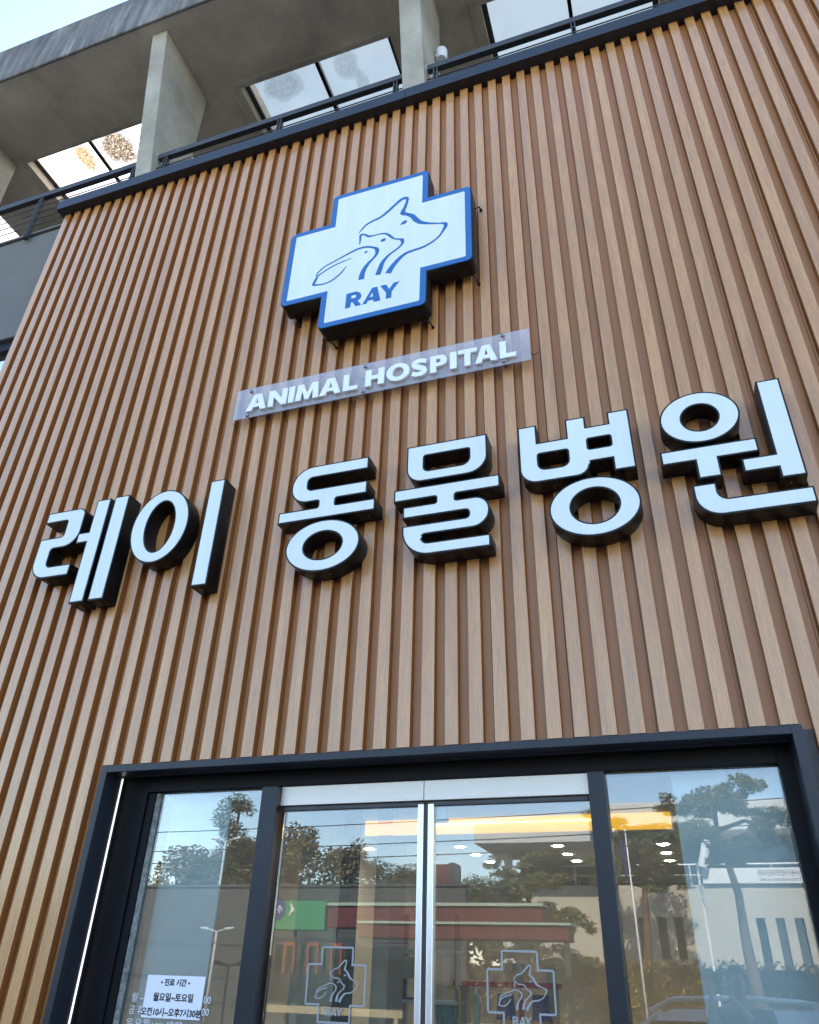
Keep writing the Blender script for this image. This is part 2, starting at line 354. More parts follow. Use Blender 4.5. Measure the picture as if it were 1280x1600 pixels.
# ------------------------------------------------------------------ the building
X0 = -2.34; NS = 78
bld = thing('clinic_building', 'clinic building with brown vertical slat facade under a grey concrete canopy with leaning fins', 'building', (3.0, 0.0, 0.0))
def slat_cladding():
    mb = MB(); c = 0.0025; D = 0.050; mi = []
    ZT = 8.50
    def strip(pts, zb):
        b = len(mb.v)
        for (x, y) in pts: mb.v.append((x, y, zb)); mb.v.append((x, y, ZT))
        for i in range(len(pts) - 1):
            mb.f.append([b + 2 * i, b + 2 * i + 2, b + 2 * i + 3, b + 2 * i + 1])
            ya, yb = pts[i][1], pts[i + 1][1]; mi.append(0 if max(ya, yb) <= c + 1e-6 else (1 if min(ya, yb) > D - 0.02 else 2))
        return b
    for k in range(NS):
        x = X0 + k * P; xe = x + FACE; xn = X0 + (k + 1) * P
        def zb(xa, xb): return 2.588 if xb > -0.118 and xa < 3.596 else 0.0
        # face (butt end closed below so the board reads as solid)
        z_ = zb(x, xe); b = strip([(x, c), (x + c, 0), (xe - c, 0), (xe, c)], z_)
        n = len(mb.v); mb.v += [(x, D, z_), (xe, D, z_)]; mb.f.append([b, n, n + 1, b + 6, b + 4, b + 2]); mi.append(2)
        strip([(x, D), (x, c)], z_)
        gap = [(xe, c), (xe + 0.001, D)]
        if k % 3 == 1: gap += [(xn - 0.017, D), (xn - 0.016, D - 0.014), (xn - 0.010, D - 0.014), (xn - 0.009, D), (xn, D)]
        else: gap += [(xn, D)]
        strip(gap, 0.0 if zb(xe, xn) == 0 else 2.575)
    strip([(X0, 0.32), (X0, 0.0025)], 0.0)
    me = mb.mesh('slat_cladding')
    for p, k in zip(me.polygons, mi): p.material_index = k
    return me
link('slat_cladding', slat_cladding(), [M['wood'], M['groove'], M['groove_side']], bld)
# dark coping over the slats
cp = MB()
XR = X0 + NS * P
prof = [(-0.09, 8.484), (-0.09, 8.628), (-0.085, 8.640), (0.30, 8.66), (0.30, 8.484)]
for (xa, xb) in ((-2.385, 1.58), (1.583, 5.2), (5.203, XR)):
    b = len(cp.v); n = len(prof)
    cp.v += [(xa, y, z) for y, z in prof] + [(xb, y, z) for y, z in prof]
    cp.f += [[b + i for i in range(n)], [b + n + i for i in range(n)][::-1]]
    for i in range(n): j = (i + 1) % n; cp.f.append([b + i, b + j, b + n + j, b + n + i])
cp.put('coping', M['navy'], bld, bevel=0.003)
# wall core behind the slats, with the shopfront opening
MB().box(X0 + 0.005, -0.10, 0.052, 0.30, 0, 8.482).box(-0.10, 3.58, 0.052, 0.30, 2.56, 8.482).box(3.58, XR, 0.052, 0.30, 0, 8.482).put('wall_core', M['parapet'], bld)
# left part of the building: parapet, dark band, window strip, wall
MB().box(-12, X0 - 0.002, 0.20, 0.42, 6.97, 8.64).put('parapet', M['parapet'], bld, bevel=0.01)
MB().box(-12, X0 - 0.002, 0.17, 0.42, 8.642, 8.675).put('parapet_cap', M['parapet'], bld, bevel=0.006)
MB().box(-12, X0 - 0.002, 0.24, 0.42, 6.84, 6.968).put('window_head', M['frame'], bld)
lw = MB().box(-12, X0 - 0.002, 0.26, 0.34, 5.0, 5.08)
for i in range(7): lw.box(-12 + i * 1.6, -11.94 + i * 1.6, 0.26, 0.34, 5.08, 6.838)
lwo = lw.put('window', M['frame'], bld)
MB().quad((-12, 0.30, 5.08), (X0, 0.30, 5.08), (X0, 0.30, 6.838), (-12, 0.30, 6.838)).put('pane', M['glass'], lwo)
MB().box(-12, X0 - 0.002, 0.22, 0.42, 0.0, 4.998).put('lower_wall', M['parapet'], bld)
MB().box(-12, X0 - 0.002, 0.6, 0.65, 5.0, 6.97).put('blind', M['white_blind'], bld)
# terrace
MB().box(-12, XR, 0.42, 8.7, 7.9, 8.1).put('terrace_floor', M['parapet'], bld)
MB().box(-12, XR, 5.4, 6.0, 8.1, 11.19).put('back_wall', M['conc'], bld)
MB().box(-12, -11.8, 0.43, 8.5, 0, 7.89).box(XR - 0.2, XR, 0.31, 8.5, 0, 7.89).box(-12, XR, 8.5, 8.7, 0, 7.89).put('rear_wall', M['parapet'], bld)
# concrete fins leaning outwards
ZS = 11.19
fins = [(-4.76, -4.55), (-1.655, -1.448), (1.475, 1.705), (4.60, 4.83), (7.72, 7.95)]
for (a, b) in fins:
    f = MB(); zb_, zt = 8.12, ZS - 0.002
    yf0 = 0.10 + (8.96 - zb_) * (0.43 / 2.23)
    f.hexa([(a, yf0, zb_), (b, yf0, zb_), (b, 0.66, zb_), (a, 0.66, zb_)], [(a, -0.33, zt), (b, -0.33, zt), (b, 0.565, zt), (a, 0.565, zt)])
    f.put('concrete_fin', M['conc'], bld, bevel=0.008)
# canopy slab with skylight holes
holes = [(-7.45, -5.41), (-4.37, -2.08), (-0.955, 1.075), (2.19, 4.16), (5.3, 7.27)]
YH0, YH1 = 0.575, 2.3
sl_ = MB()
sl_.box(-12, XR, -0.44, YH0, ZS, ZS + 0.5).box(-12, XR, YH1, 6.2, ZS, ZS + 0.5)
xs = [-12] + [v for h in holes for v in h] + [XR]
for i in range(0, len(xs), 2): sl_.box(xs[i], xs[i + 1], YH0, YH1, ZS, ZS + 0.5)
sl_.put('canopy_slab', M['conc_dark'], bld)
fa = MB(); fa.hexa([(-12, -0.475, ZS - 0.012), (XR, -0.475, ZS - 0.012), (XR, -0.442, ZS - 0.012), (-12, -0.442, ZS - 0.012)],
                   [(-12, -0.475, ZS + 0.90), (XR, -0.475, ZS + 0.90), (XR, -0.3, ZS + 0.94), (-12, -0.3, ZS + 0.94)])
fa.put('fascia', M['fascia'], bld, bevel=0.03)
# skylights
GREY = (0.16, 0.17, 0.17)
DULL_SKY_TINT = (0.235, 0.275, 0.24)  # dark glass tint stands in for the duller sky over these panes
def skylight(i, x0, x1, panes):
    zz = ZS + 0.16; fr = MB()
    fr.box(x0 + 0.001, x0 + 0.06, YH0 + 0.001, YH1, zz - 0.02, zz + 0.05).box(x1 - 0.06, x1 - 0.001, YH0 + 0.001, YH1, zz - 0.02, zz + 0.05)
    fr.box(x0 + 0.06, x1 - 0.06, YH0 + 0.001, YH0 + 0.05, zz - 0.02, zz + 0.05)
    s = fr.put('skylight', M['rail'], bld)
    xm = -3.40 if i == 1 else (x0 + x1) / 2
    MB().box(xm - 0.022, xm + 0.022, YH0 + 0.05, YH1, zz - 0.03, zz + 0.06).put('glazing_bar', M['frame'], s)
    for (a, b, m) in ((x0 + 0.06, xm - 0.022, panes[0]), (xm + 0.022, x1 - 0.06, panes[1])):
        MB().quad((a, YH0 + 0.05, zz), (b, YH0 + 0.05, zz), (b, YH1, zz), (a, YH1, zz)).put('pane', m, s)
    # thin upstand round the hole
    MB().box(x0 - 0.13, x0 - 0.09, YH0 - 0.09, YH1, ZS - 0.012, ZS - 0.002).box(x0 - 0.09, x1 + 0.09, YH0 - 0.09, YH0 - 0.05, ZS - 0.012, ZS - 0.002).put('drip_edge', M['conc_dark'], s)
BROWN = (0.16, 0.085, 0.025)
g0 = dirty_skylight_material('dull_sky_roof_glass_plain', 0.07, [], GREY, DULL_SKY_TINT)
gl1 = dirty_skylight_material('bright_sky_roof_glass_small_blot', 0.95, [(-3.63, 0.83, 0.15, 0.26, 0.96)], (0.060, 0.030, 0.007), contrast=0.12)  # heavy haze puts the brighter sky of the left panes into the glass
gl2 = dirty_skylight_material('bright_sky_roof_glass_big_blot', 0.8, [(-3.09, 0.86, 0.28, 0.29, 0.99)], (0.022, 0.014, 0.007), contrast=0.12)
gm1 = dirty_skylight_material('dull_sky_roof_glass_blot', 0.085, [(-0.49, 0.78, 0.30, 0.21, 0.38)], (0.30, 0.33, 0.28), DULL_SKY_TINT, 0.35, False)
gm2 = dirty_skylight_material('dull_sky_roof_glass_drips', 0.075, [(0.40, 0.80, 0.17, 0.20, 0.34), (0.52, 1.05, 0.09, 0.2, 0.3)], (0.26, 0.28, 0.25), DULL_SKY_TINT, 0.5, False)
skylight(0, *holes[0], (gl1, gl1)); skylight(1, *holes[1], (gl1, gl2)); skylight(2, *holes[2], (gm1, gm2)); skylight(3, *holes[3], (g0, g0)); skylight(4, *holes[4], (g0, g0))
# small white lamp cap on the fin
lampcap = MB().tube([(1.775, 0.42, 9.97), (1.775, 0.42, 9.99), (1.775, 0.42, 10.13), (1.775, 0.42, 10.19)], [0.05, 0.062, 0.062, 0.03], 16)
lampcap.box(1.706, 1.775, 0.40, 0.44, 10.05, 10.08)
tag(lampcap.put('terrace_lamp', M['letter_white'], smooth=False), 'small white bulb-like wall lamp on the concrete fin above the railing', 'lamp')

# ------------------------------------------------------------------ balcony railings
def railing(x0, x1, posts, label, y=0.15):
    t = thing('balcony_railing', label, 'railing', ((x0 + x1) / 2, y, 8.66), 'dark balcony railings between the concrete fins')
    MB().box(x0, x1, y - 0.03, y + 0.03, 9.262, 9.345).put('handrail', M['rail'], t, bevel=0.006)
    for z in (9.125, 9.005, 8.885, 8.765):
        MB().tube([(x0, y, z), (x1, y, z)], 0.007, 8).put('rod', M['rail'], t, smooth=True)
    for px in posts:
        m = MB(); m.box(px - 0.022, px - 0.010, y - 0.025, y + 0.025, 8.55, 9.262).box(px + 0.010, px + 0.022, y - 0.025, y + 0.025, 8.55, 9.262)
        for z in (9.2, 8.95, 8.7): m.box(px - 0.010, px + 0.010, y - 0.012, y + 0.012, z - 0.01, z + 0.01)
        m.put('post', M['rail'], t)
    for ex in (x0, x1): MB().tube([(ex - 0.006, y, 9.303), (ex + 0.006, y, 9.303)], 0.055, 14).put('wall_plate', M['alu'], t)
railing(-4.545, -1.66, (-4.45, -3.04, -1.75), 'railing left of the nearest fin, half over the grey parapet with five rods showing')
railing(-1.44, 1.47, (-1.33, 0.08, 1.38), 'railing between two fins behind the dark coping, above the blue cross sign')
railing(1.71, 4.595, (1.80, 3.15, 4.5), 'railing right of the second fin at the top edge of the photo')

# ------------------------------------------------------------------ shopfront surround
sf = thing('shopfront_frame', 'dark navy metal portal frame around the glazed clinic entrance', 'door frame', (1.74, 0.1, 0))
fx0, fx1, fz = -0.113, 3.591, 2.58; ix0, ix1, iz = -0.07, 3.545, 2.54
MB().box(fx0, ix0, -0.022, 0.16, 0.0, fz).box(ix1, fx1, -0.022, 0.16, 0.0, fz).box(ix0, ix1, -0.022, 0.16, iz, fz).put('portal_trim', M['navy'], sf, bevel=0.003)
MB().box(ix0, ix1, 0.088, 0.093, iz - 0.004, iz - 0.0005).put('soffit_seam', M['rail'], sf)
inn = MB(); inn.box(ix0, 0.10, 0.16, 0.30, 0, iz - 0.001).box(0.10, 0.147, 0.175, 0.30, 0, 2.46).box(0.10, 3.484, 0.16, 0.30, 2.46, iz - 0.001).box(3.484, ix1, 0.16, 0.30, 0, iz - 0.001)
inn.put('inner_frame', M['frame'], sf, bevel=0.003)
for (a, b) in ((0.865, 0.965), (2.628, 2.708)): MB().box(a, b, 0.135, 0.27, 0, 2.458).put('mullion', M['navy'], sf, bevel=0.004)
MB().box(0.15, 0.178, 0.185, 0.20, 0.05, 2.455).put('window_seal', M['seal'], sf)
MB().box(0.10, 3.484, 0.18, 0.28, 0.0, 0.06).put('threshold', M['steel'], sf)
wl_ = MB().box(0.148, 0.864, 0.198, 0.206, 0.06, 2.458).put('window_pane', M['glass'], sf)
MB().box(2.709, 3.483, 0.198, 0.206, 0.06, 2.458).put('window_pane', M['glass'], sf)
for (a, b) in ((0.966, 1.787), (1.790, 2.627)): MB().box(a, b, 0.175, 0.235, 2.36, 2.459).put('transom_panel', M['steel'], sf, bevel=0.002)
for (s, x, z) in (('월 ~', 0.225, 1.445), ('00', 0.650, 1.448), ('공 휴', 0.222, 1.392), ('00', 0.648, 1.398), ('일 요 일 : am 10:00', 0.222, 1.338)):
    link('lettering', text_mesh(s, 0.042, x, 0.1965, z, 'lettering'), M['vinyl_white'], wl_)
tag(MB().box(ix0 + 0.0005, ix0 + 0.005, 0.120, 0.129, 0.02, 2.535).put('led_strip', M['led']), 'thin bright white light strip down the left jamb of the entrance', 'light strip')

# doors
def decal_outline(cx, cz, s):
    def T(pts): return [(cx + (q[0] - 1.443) * s, cz + (q[1] - 6.36) * s, (q[2] if len(q) > 2 else 0.03) * s) for q in pts]
    return T
CROSS = [(1.022, 7.136, .05), (1.863, 7.136, .05), (1.863, 6.779, 0), (2.206, 6.779, .05), (2.206, 5.929, .05), (1.863, 5.929, 0), (1.863, 5.588, .05), (1.022, 5.588, .05), (1.022, 5.929, 0), (0.676, 5.929, .05), (0.676, 6.779, .06), (1.022, 6.779, 0)]
DOG = [(1.291, 6.563, .0049), (1.311, 6.6, .0126), (1.352, 6.647, .0176), (1.409, 6.673, .0201), (1.467, 6.69, .0223), (1.523, 6.734, .0251), (1.579, 6.79, .0253), (1.635, 6.841, .028), (1.669, 6.846, .0303), (1.687, 6.831, .0251), (1.685, 6.796, .0226), (1.672, 6.737, .0273), (1.657, 6.693, .0347), (1.655, 6.664, .040), (1.69, 6.638, .0314), (1.733, 6.599, .0389), (1.763, 6.546, .0427), (1.801, 6.497, .0357), (1.852, 6.465, .0234), (1.907, 6.441, .0166), (1.962, 6.421, .014), (1.998, 6.405, .0277), (2.003, 6.375, .03), (1.985, 6.331, .0207), (1.954, 6.277, .0158), (1.901, 6.232, .0178), (1.829, 6.201, .0206), (1.758, 6.192, .0226), (1.703, 6.183, .0252), (1.659, 6.155, .0316), (1.62, 6.112, .0362), (1.585, 6.06, .0427), (1.56, 6.009, .0495)]
CAT = [(1.306, 6.426, .0073), (1.307, 6.477, .0148), (1.308, 6.534, .0197), (1.34, 6.53, .017), (1.381, 6.493, .0196), (1.429, 6.488, .0122), (1.477, 6.486, .0122), (1.525, 6.468, .0168), (1.56, 6.428, .0216), (1.595, 6.384, .0142), (1.638, 6.362, .0164), (1.660, 6.344, .0302), (1.661, 6.303, .0209), (1.628, 6.261, .0164), (1.578, 6.227, .0187), (1.538, 6.189, .0252), (1.508, 6.139, .0344), (1.493, 6.08, .0405), (1.478, 6.02, .0427)]
EAR = [(1.21, 6.209, .0047), (1.183, 6.164, .0119), (1.143, 6.119, .0142), (1.094, 6.085, .014), (1.037, 6.072, .0118), (0.983, 6.08, .0142), (0.945, 6.092, .0215), (0.958, 6.138, .0239), (0.978, 6.183, .0144), (1.042, 6.226, .0122), (1.117, 6.259, .0122), (1.193, 6.278, .0097), (1.248, 6.287, .0048)]
RAB = [(0.956, 6.184, .0098), (0.974, 6.224, .0122), (1.019, 6.267, .0122), (1.085, 6.297, .0134), (1.16, 6.327, .0146), (1.235, 6.358, .017), (1.301, 6.378, .0195), (1.369, 6.373, .0192), (1.427, 6.344, .019), (1.456, 6.312, .0320), (1.456, 6.261, .0256), (1.43, 6.218, .0206), (1.395, 6.179, .0275), (1.365, 6.125, .0372), (1.35, 6.073, .0427), (1.346, 6.015, .0473)]
EYES = [[(1.635, 6.528), (1.654, 6.559), (1.684, 6.571), (1.694, 6.543), (1.674, 6.529)], [(1.481, 6.4), (1.49, 6.418), (1.511, 6.421), (1.524, 6.413), (1.52, 6.391), (1.501, 6.385), (1.487, 6.387)], [(1.351, 6.309), (1.358, 6.321), (1.373, 6.326), (1.38, 6.318), (1.371, 6.305), (1.357, 6.303)]]
RAY = [[[(1.236, 5.894), (1.315, 5.896), (1.349, 5.871), (1.36, 5.835), (1.351, 5.807), (1.331, 5.796), (1.364, 5.740), (1.318, 5.740), (1.29, 5.793), (1.279, 5.793), (1.276, 5.741), (1.235, 5.741)], [(1.279, 5.864), (1.31, 5.863), (1.319, 5.847), (1.311, 5.830), (1.278, 5.830)]],
       [[(1.441, 5.892), (1.482, 5.892), (1.513, 5.739), (1.461, 5.739), (1.455, 5.765), (1.413, 5.765), (1.405, 5.739), (1.372, 5.739)], [(1.447, 5.842), (1.453, 5.798), (1.423, 5.798)]],
       [[(1.505, 5.891), (1.552, 5.891), (1.577, 5.835), (1.610, 5.891), (1.655, 5.891), (1.597, 5.805), (1.597, 5.740), (1.554, 5.740), (1.554, 5.803)]]]
def door(x0, x1, stile_left, label, dcx):
    t = thing('glass_door', label, 'door', ((x0 + x1) / 2, 0.2, 0.06), 'pair of glass entrance doors')
    MB().box(x0, x1, 0.200, 0.210, 0.07, 2.335).put('pane', M['glass'], t)
    MB().box(x0, x1, 0.188, 0.222, 2.335, 2.356).put('top_rail', M['rail'], t, bevel=0.002)
    MB().box(x0, x1, 0.188, 0.222, 0.062, 0.12).put('bottom_rail', M['alu'], t, bevel=0.002)
    a, b = (x0 - 0.002, x0 + 0.029) if stile_left else (x1 - 0.029, x1 + 0.002)
    st = MB().box(a, b, 0.180, 0.226, 0.06, 2.345).put('stile', M['alu'], t, bevel=0.003)
    g = (a - 0.012, a - 0.001) if stile_left else (b + 0.001, b + 0.012)
    MB().box(g[0], g[1], 0.186, 0.222, 0.06, 2.34).put('gasket', M['rail'], st)
    s = 0.2015; T = decal_outline(dcx, 1.548, s)
    outer = fillet(T(CROSS)); dec = plate([outer, offset(outer, 0.0085)], 0.1985, 0.1995, 'sticker')
    do = link('sticker', dec, M['vinyl_grey'], t)
    for nm, SS in (('dog_outline', [DOG]), ('cat_outline', [CAT]), ('rabbit_outline', [EAR, RAB])):
        strokes([[(q[0], q[1], max(0.0045, q[2] * 1.25)) for q in T(S)] for S in SS], 0.1985, 0.1995, MB()).put(nm, M['vinyl_grey'], do)
    for gph in RAY: link('letter', plate([[(q[0], q[1]) for q in T(l)] for l in gph], 0.1985, 0.1995, 'letter'), M['vinyl_grey'], do)
    for l in EYES: link('eye', plate([[(q[0], q[1]) for q in T(l)]], 0.1985, 0.1995, 'eye'), M['vinyl_grey'], do)
    return t
door(0.985, 1.785, False, 'left-hand glass door with a grey cross sticker and RAY lettering', 1.355)
door(1.812, 2.620, True, 'right-hand glass door with a grey cross sticker in front of the yellow cove light', 2.246)

tag(MB().box(1.735, 1.895, 0.24, 0.275, 2.265, 2.338).put('door_sensor', mat('grey_blue_sensor', (0.22, 0.25, 0.30), 0.4), bevel=0.008), 'small grey door sensor behind the glass where the two doors meet', 'sensor')
# notice on the left window
nt_ = thing('paper_notice', 'white paper opening hours notice taped inside the left window', 'notice', (0.475, 0.197, 1.47))
MB().box(0.303, 0.644, 0.1950, 0.1965, 1.378, 1.560).put('sheet', M['paper'], nt_)
for (s, z, sz) in (('• 진료 시간 •', 1.518, 0.033), ('월요일~토요일', 1.452, 0.039), ('오전10시~오후7시30분', 1.390, 0.037)):
    link('lettering', text_mesh(s, sz, 0.474, 0.1942, z, 'lettering', 'CENTER', 0.0004, 0.0011), M['ink'], nt_)

# ------------------------------------------------------------------ hangul channel letters
LG = 'black-sided white channel letters on the slat facade'
def channel_letter(label, shapes, x, screws=()):
    t = thing('channel_letter', label, 'sign letter', (x, -0.065, 3.62), LG)
    YF, YB = -0.13, -0.0015
    allc, allf = [], []
    for (sx_, sz_) in screws: MB().tube([(sx_, -0.075, sz_ + .002), (sx_, -0.075, sz_ - .004)], .0042, 8).put('screw', M['chrome'], t)
    for (outer, hs) in shapes:
        o = outer if isinstance(outer[0], Vector) else fillet(outer); hs = [h if isinstance(h[0], Vector) else fillet(h) for h in hs]
        allc.append([o] + hs); allf.append([offset(o, 0.0095)] + [offset(h, -0.0095) for h in hs])
    for c, f in zip(allc, allf):
        co = link('casing', plate(c, YF, YB, 'casing'), M['black'], t)
        link('face', plate(f, YF - 0.0025, YF + 0.004, 'face', 0.0012), M['acrylic_face'], t)
rieul = [(-1.022, 4.388, 0), (-0.685, 4.388, .06), (-0.685, 4.077, .12), (-0.9, 4.077, .02), (-0.9, 3.933, .04), (-0.685, 3.933, 0), (-0.685, 3.846, 0), (-1.022, 3.846, .13), (-1.022, 4.168, .02), (-0.825, 4.168, .02), (-0.825, 4.3, .015), (-1.022, 4.3, 0)]
eo1 = [(-0.605, 4.429), (-0.488, 4.429), (-0.488, 3.622), (-0.605, 3.622), (-0.605, 4.088), (-0.694, 4.088), (-0.694, 4.17), (-0.605, 4.17)]
eo2 = [(-0.453, 4.431), (-0.331, 4.431), (-0.331, 3.624), (-0.453, 3.624)]
channel_letter('leftmost block letter 레 with two tall parallel bars', [(rieul, []), (eo1, []), (eo2, [])], -0.68, ((-0.545, 3.622), (-0.39, 3.624)))
E_ = ellipse
channel_letter('block letter 이, a tall oval ring beside one vertical bar', [(E_(-0.015, 4.124, .225, .284), [E_(-0.013, 4.120, .111, .196)]), ([(0.329, 4.418), (0.444, 4.418), (0.444, 3.623), (0.329, 3.623)], [])], 0.1, ((0.385, 3.623), (-0.05, 3.842), (0.02, 3.841)))
dong = [(1.487, 4.388, 0), (1.487, 4.297, 0), (1.075, 4.297, .03), (1.075, 4.206, .03), (1.487, 4.206, 0), (1.487, 4.114, 0), (1.278, 4.114, .01), (1.278, 4.064, .01), (1.546, 4.064, 0), (1.546, 3.981, 0), (0.89, 3.981, 0), (0.89, 4.064, 0), (1.161, 4.064, .01), (1.161, 4.114, .01), (0.96, 4.114, .118), (0.96, 4.388, .145)]
channel_letter('block letter 동, a C shape and bar above a wide ring', [(dong, []), (E_(1.216, 3.786, .245, .178), [E_(1.219, 3.785, .125, .094)])], 1.21, ((1.20, 3.608), (1.26, 3.611), (1.49, 3.981)))
mieum = [(1.742, 4.401, 0), (2.25, 4.401, 0), (2.25, 4.129, .125), (1.742, 4.129, .1)]; mieum_h = [(1.855, 4.315, .01), (2.138, 4.315, .01), (2.138, 4.204, .05), (1.855, 4.204, .03)]
mul = [(1.667, 4.091, 0), (2.319, 4.091, 0), (2.319, 4.005, 0), (2.05, 4.005, .01), (2.05, 3.961, .01), (2.253, 3.961, .09), (2.253, 3.757, .105), (1.848, 3.757, .02), (1.848, 3.701, .04), (2.253, 3.701, 0), (2.253, 3.623, 0), (1.727, 3.623, .17), (1.727, 3.829, 0), (2.13, 3.829, .02), (2.13, 3.881, .02), (1.727, 3.881, 0), (1.727, 3.961, 0), (1.933, 3.961, .01), (1.933, 4.005, .01), (1.667, 4.005, 0)]
channel_letter('block letter 물, a slotted box over a winding S-like stroke', [(mieum, [mieum_h]), (mul, [])], 1.99, ((1.95, 3.623), (2.02, 3.623), (2.22, 3.623)))
byeo = [(2.438, 4.397, 0), (2.55, 4.397, 0), (2.55, 4.265, 0), (2.719, 4.265, 0), (2.719, 4.397, 0), (2.835, 4.397, 0), (2.835, 4.318, 0), (2.96, 4.318, 0), (2.96, 4.397, 0), (3.08, 4.397, 0), (3.08, 3.989, 0), (2.96, 3.989, 0), (2.96, 4.075, 0), (2.835, 4.075, .01), (2.835, 3.989, .12), (2.438, 3.989, .1)]
bh1 = [(2.55, 4.182, .01), (2.718, 4.182, .01), (2.718, 4.075, .04), (2.55, 4.075, .04)]; bh2 = [(2.836, 4.231, .01), (2.962, 4.231, .01), (2.962, 4.162, .01), (2.836, 4.162, .01)]
channel_letter('block letter 병 with two square holes above a wide ring', [(byeo, [bh1, bh2]), (E_(2.831, 3.783, .245, .187), [E_(2.834, 3.785, .128, .110)])], 2.76, ((2.62, 3.989), (3.03, 3.989), (2.83, 3.596)))
won_u = [(3.208, 4.056), (3.696, 4.056), (3.696, 3.968), (3.495, 3.968), (3.495, 3.851), (3.377, 3.851), (3.377, 3.968), (3.208, 3.968)]
won_eo = [(3.763, 4.423), (3.883, 4.423), (3.883, 3.785), (3.763, 3.785), (3.763, 3.851), (3.599, 3.851), (3.599, 3.936), (3.763, 3.936)]
won_n = [(3.337, 3.816, 0), (3.455, 3.816, 0), (3.455, 3.713, .05), (3.893, 3.713, 0), (3.893, 3.619, 0), (3.337, 3.619, .13)]
channel_letter('rightmost block letter 원, a ring over a T shape and an L shape', [(E_(3.444, 4.252, .208, .173), [E_(3.446, 4.248, .094, .088)]), (won_u, []), (won_eo, []), (won_n, [])], 3.55, ((3.81, 3.785), (3.84, 3.785), (3.6, 3.619)))

# ------------------------------------------------------------------ cross sign
cs = thing('cross_sign', 'white and blue cross-shaped lightbox sign with dog, cat and rabbit outlines', 'sign', (1.443, -0.1, 5.588))
YF = -0.18; co = fillet(CROSS)
link('casing', plate([co], YF, -0.04, 'casing', 0.003), M['black'], cs)
bo = offset(co, 0.006)
INN = [(1.022 + .052, 7.136 - .052, .012), (1.863 - .052, 7.136 - .052, .012), (1.863 - .052, 6.779 - .052, 0), (2.206 - .052, 6.779 - .052, .012), (2.206 - .052, 5.929 + .052, .012), (1.863 - .052, 5.929 + .052, 0), (1.863 - .052, 5.588 + .052, .012), (1.022 + .052, 5.588 + .052, .012), (1.022 + .052, 5.929 + .052, 0), (0.676 + .052, 5.929 + .052, .012), (0.676 + .052, 6.779 - .052, .012), (1.022 + .052, 6.779 - .052, 0)]
inner = fillet(INN)
link('border', plate([bo, inner], YF - 0.003, YF + 0.004, 'border'), M['blue'], cs)
fo = link('face', plate([inner], YF - 0.0022, YF + 0.004, 'face'), M['acrylic_face'], cs)
for nm, S in (('dog_outline', [DOG]), ('cat_outline', [CAT]), ('rabbit_outline', [EAR, RAB])): strokes(S, YF - 0.0038, YF - 0.001, MB()).put(nm, M['blue'], fo)
for e in EYES: link('eye', plate([[Vector(q) for q in e]], YF - 0.0038, YF - 0.001, 'eye'), M['blue'], fo)
for gph in RAY: link('letter', plate([[Vector(q) for q in l] for l in gph], YF - 0.0038, YF - 0.001, 'letter'), M['blue'], fo)
for (x, z, dx, dz) in ((0.74, 5.925, 0.03, -0.05), (1.06, 5.585, 0.05, -0.04), (1.80, 5.585, 0.06, -0.05), (2.17, 5.925, 0.035, -0.06), (1.866, 6.90, 0.035, 0.03), (2.209, 6.66, 0.03, 0.03)):
    MB().tube([(x, -0.055, z), (x + dx * 0.8, -0.045, z + dz * 0.8), (x + dx, -0.001, z + dz)], 0.006, 8).tube([(x + dx - 0.002, -0.012, z + dz), (x + dx, 0.0, z + dz)], 0.012, 8).put('bracket', M['black'], cs)

# ------------------------------------------------------------------ clear acrylic sign
ac = thing('acrylic_sign', 'clear acrylic strip sign with raised white capitals ANIMAL HOSPITAL', 'sign', (1.45, -0.06, 4.988))
pm = MB().box(0.360, 2.544, -0.063, -0.055, 4.988, 5.268).mesh('panel')
for p in pm.polygons: p.material_index = 0 if p.normal.y < -0.5 else 1
link('panel', pm, [M['acrylic_panel'], M['clear']], ac)
for (x, z) in ((0.475, 5.237), (0.475, 5.010), (1.382, 5.237), (1.378, 5.010), (2.367, 5.250), (2.367, 5.020)):
    MB().tube([(x, 0.0, z), (x, -0.0625, z), (x, -0.066, z)], [0.009, 0.012, 0.012], 14).tube([(x, -0.064, z), (x, -0.074, z), (x, -0.077, z)], [0.015, 0.015, 0.011], 16).put('standoff', M['chrome'], ac)
for (x, z, s) in ((0.415, 5.09, -1), (1.27, 5.17, 1), (1.86, 5.16, -1), (2.47, 5.07, 1)):
    MB().tube([(x - .06, -.010, z - .03 * s), (x - .02, -.030, z + .02), (x + .04, -.034, z + .03 * s), (x + .09, -.020, z - .01), (x + .11, -.004, z + .02 * s)], .0035, 6).put('cable', M['rail'], ac, smooth=True)
def P_(x0, z0, w, h, pts): return [Vector((x0 + a * w, z0 + b * h)) for a, b in pts]
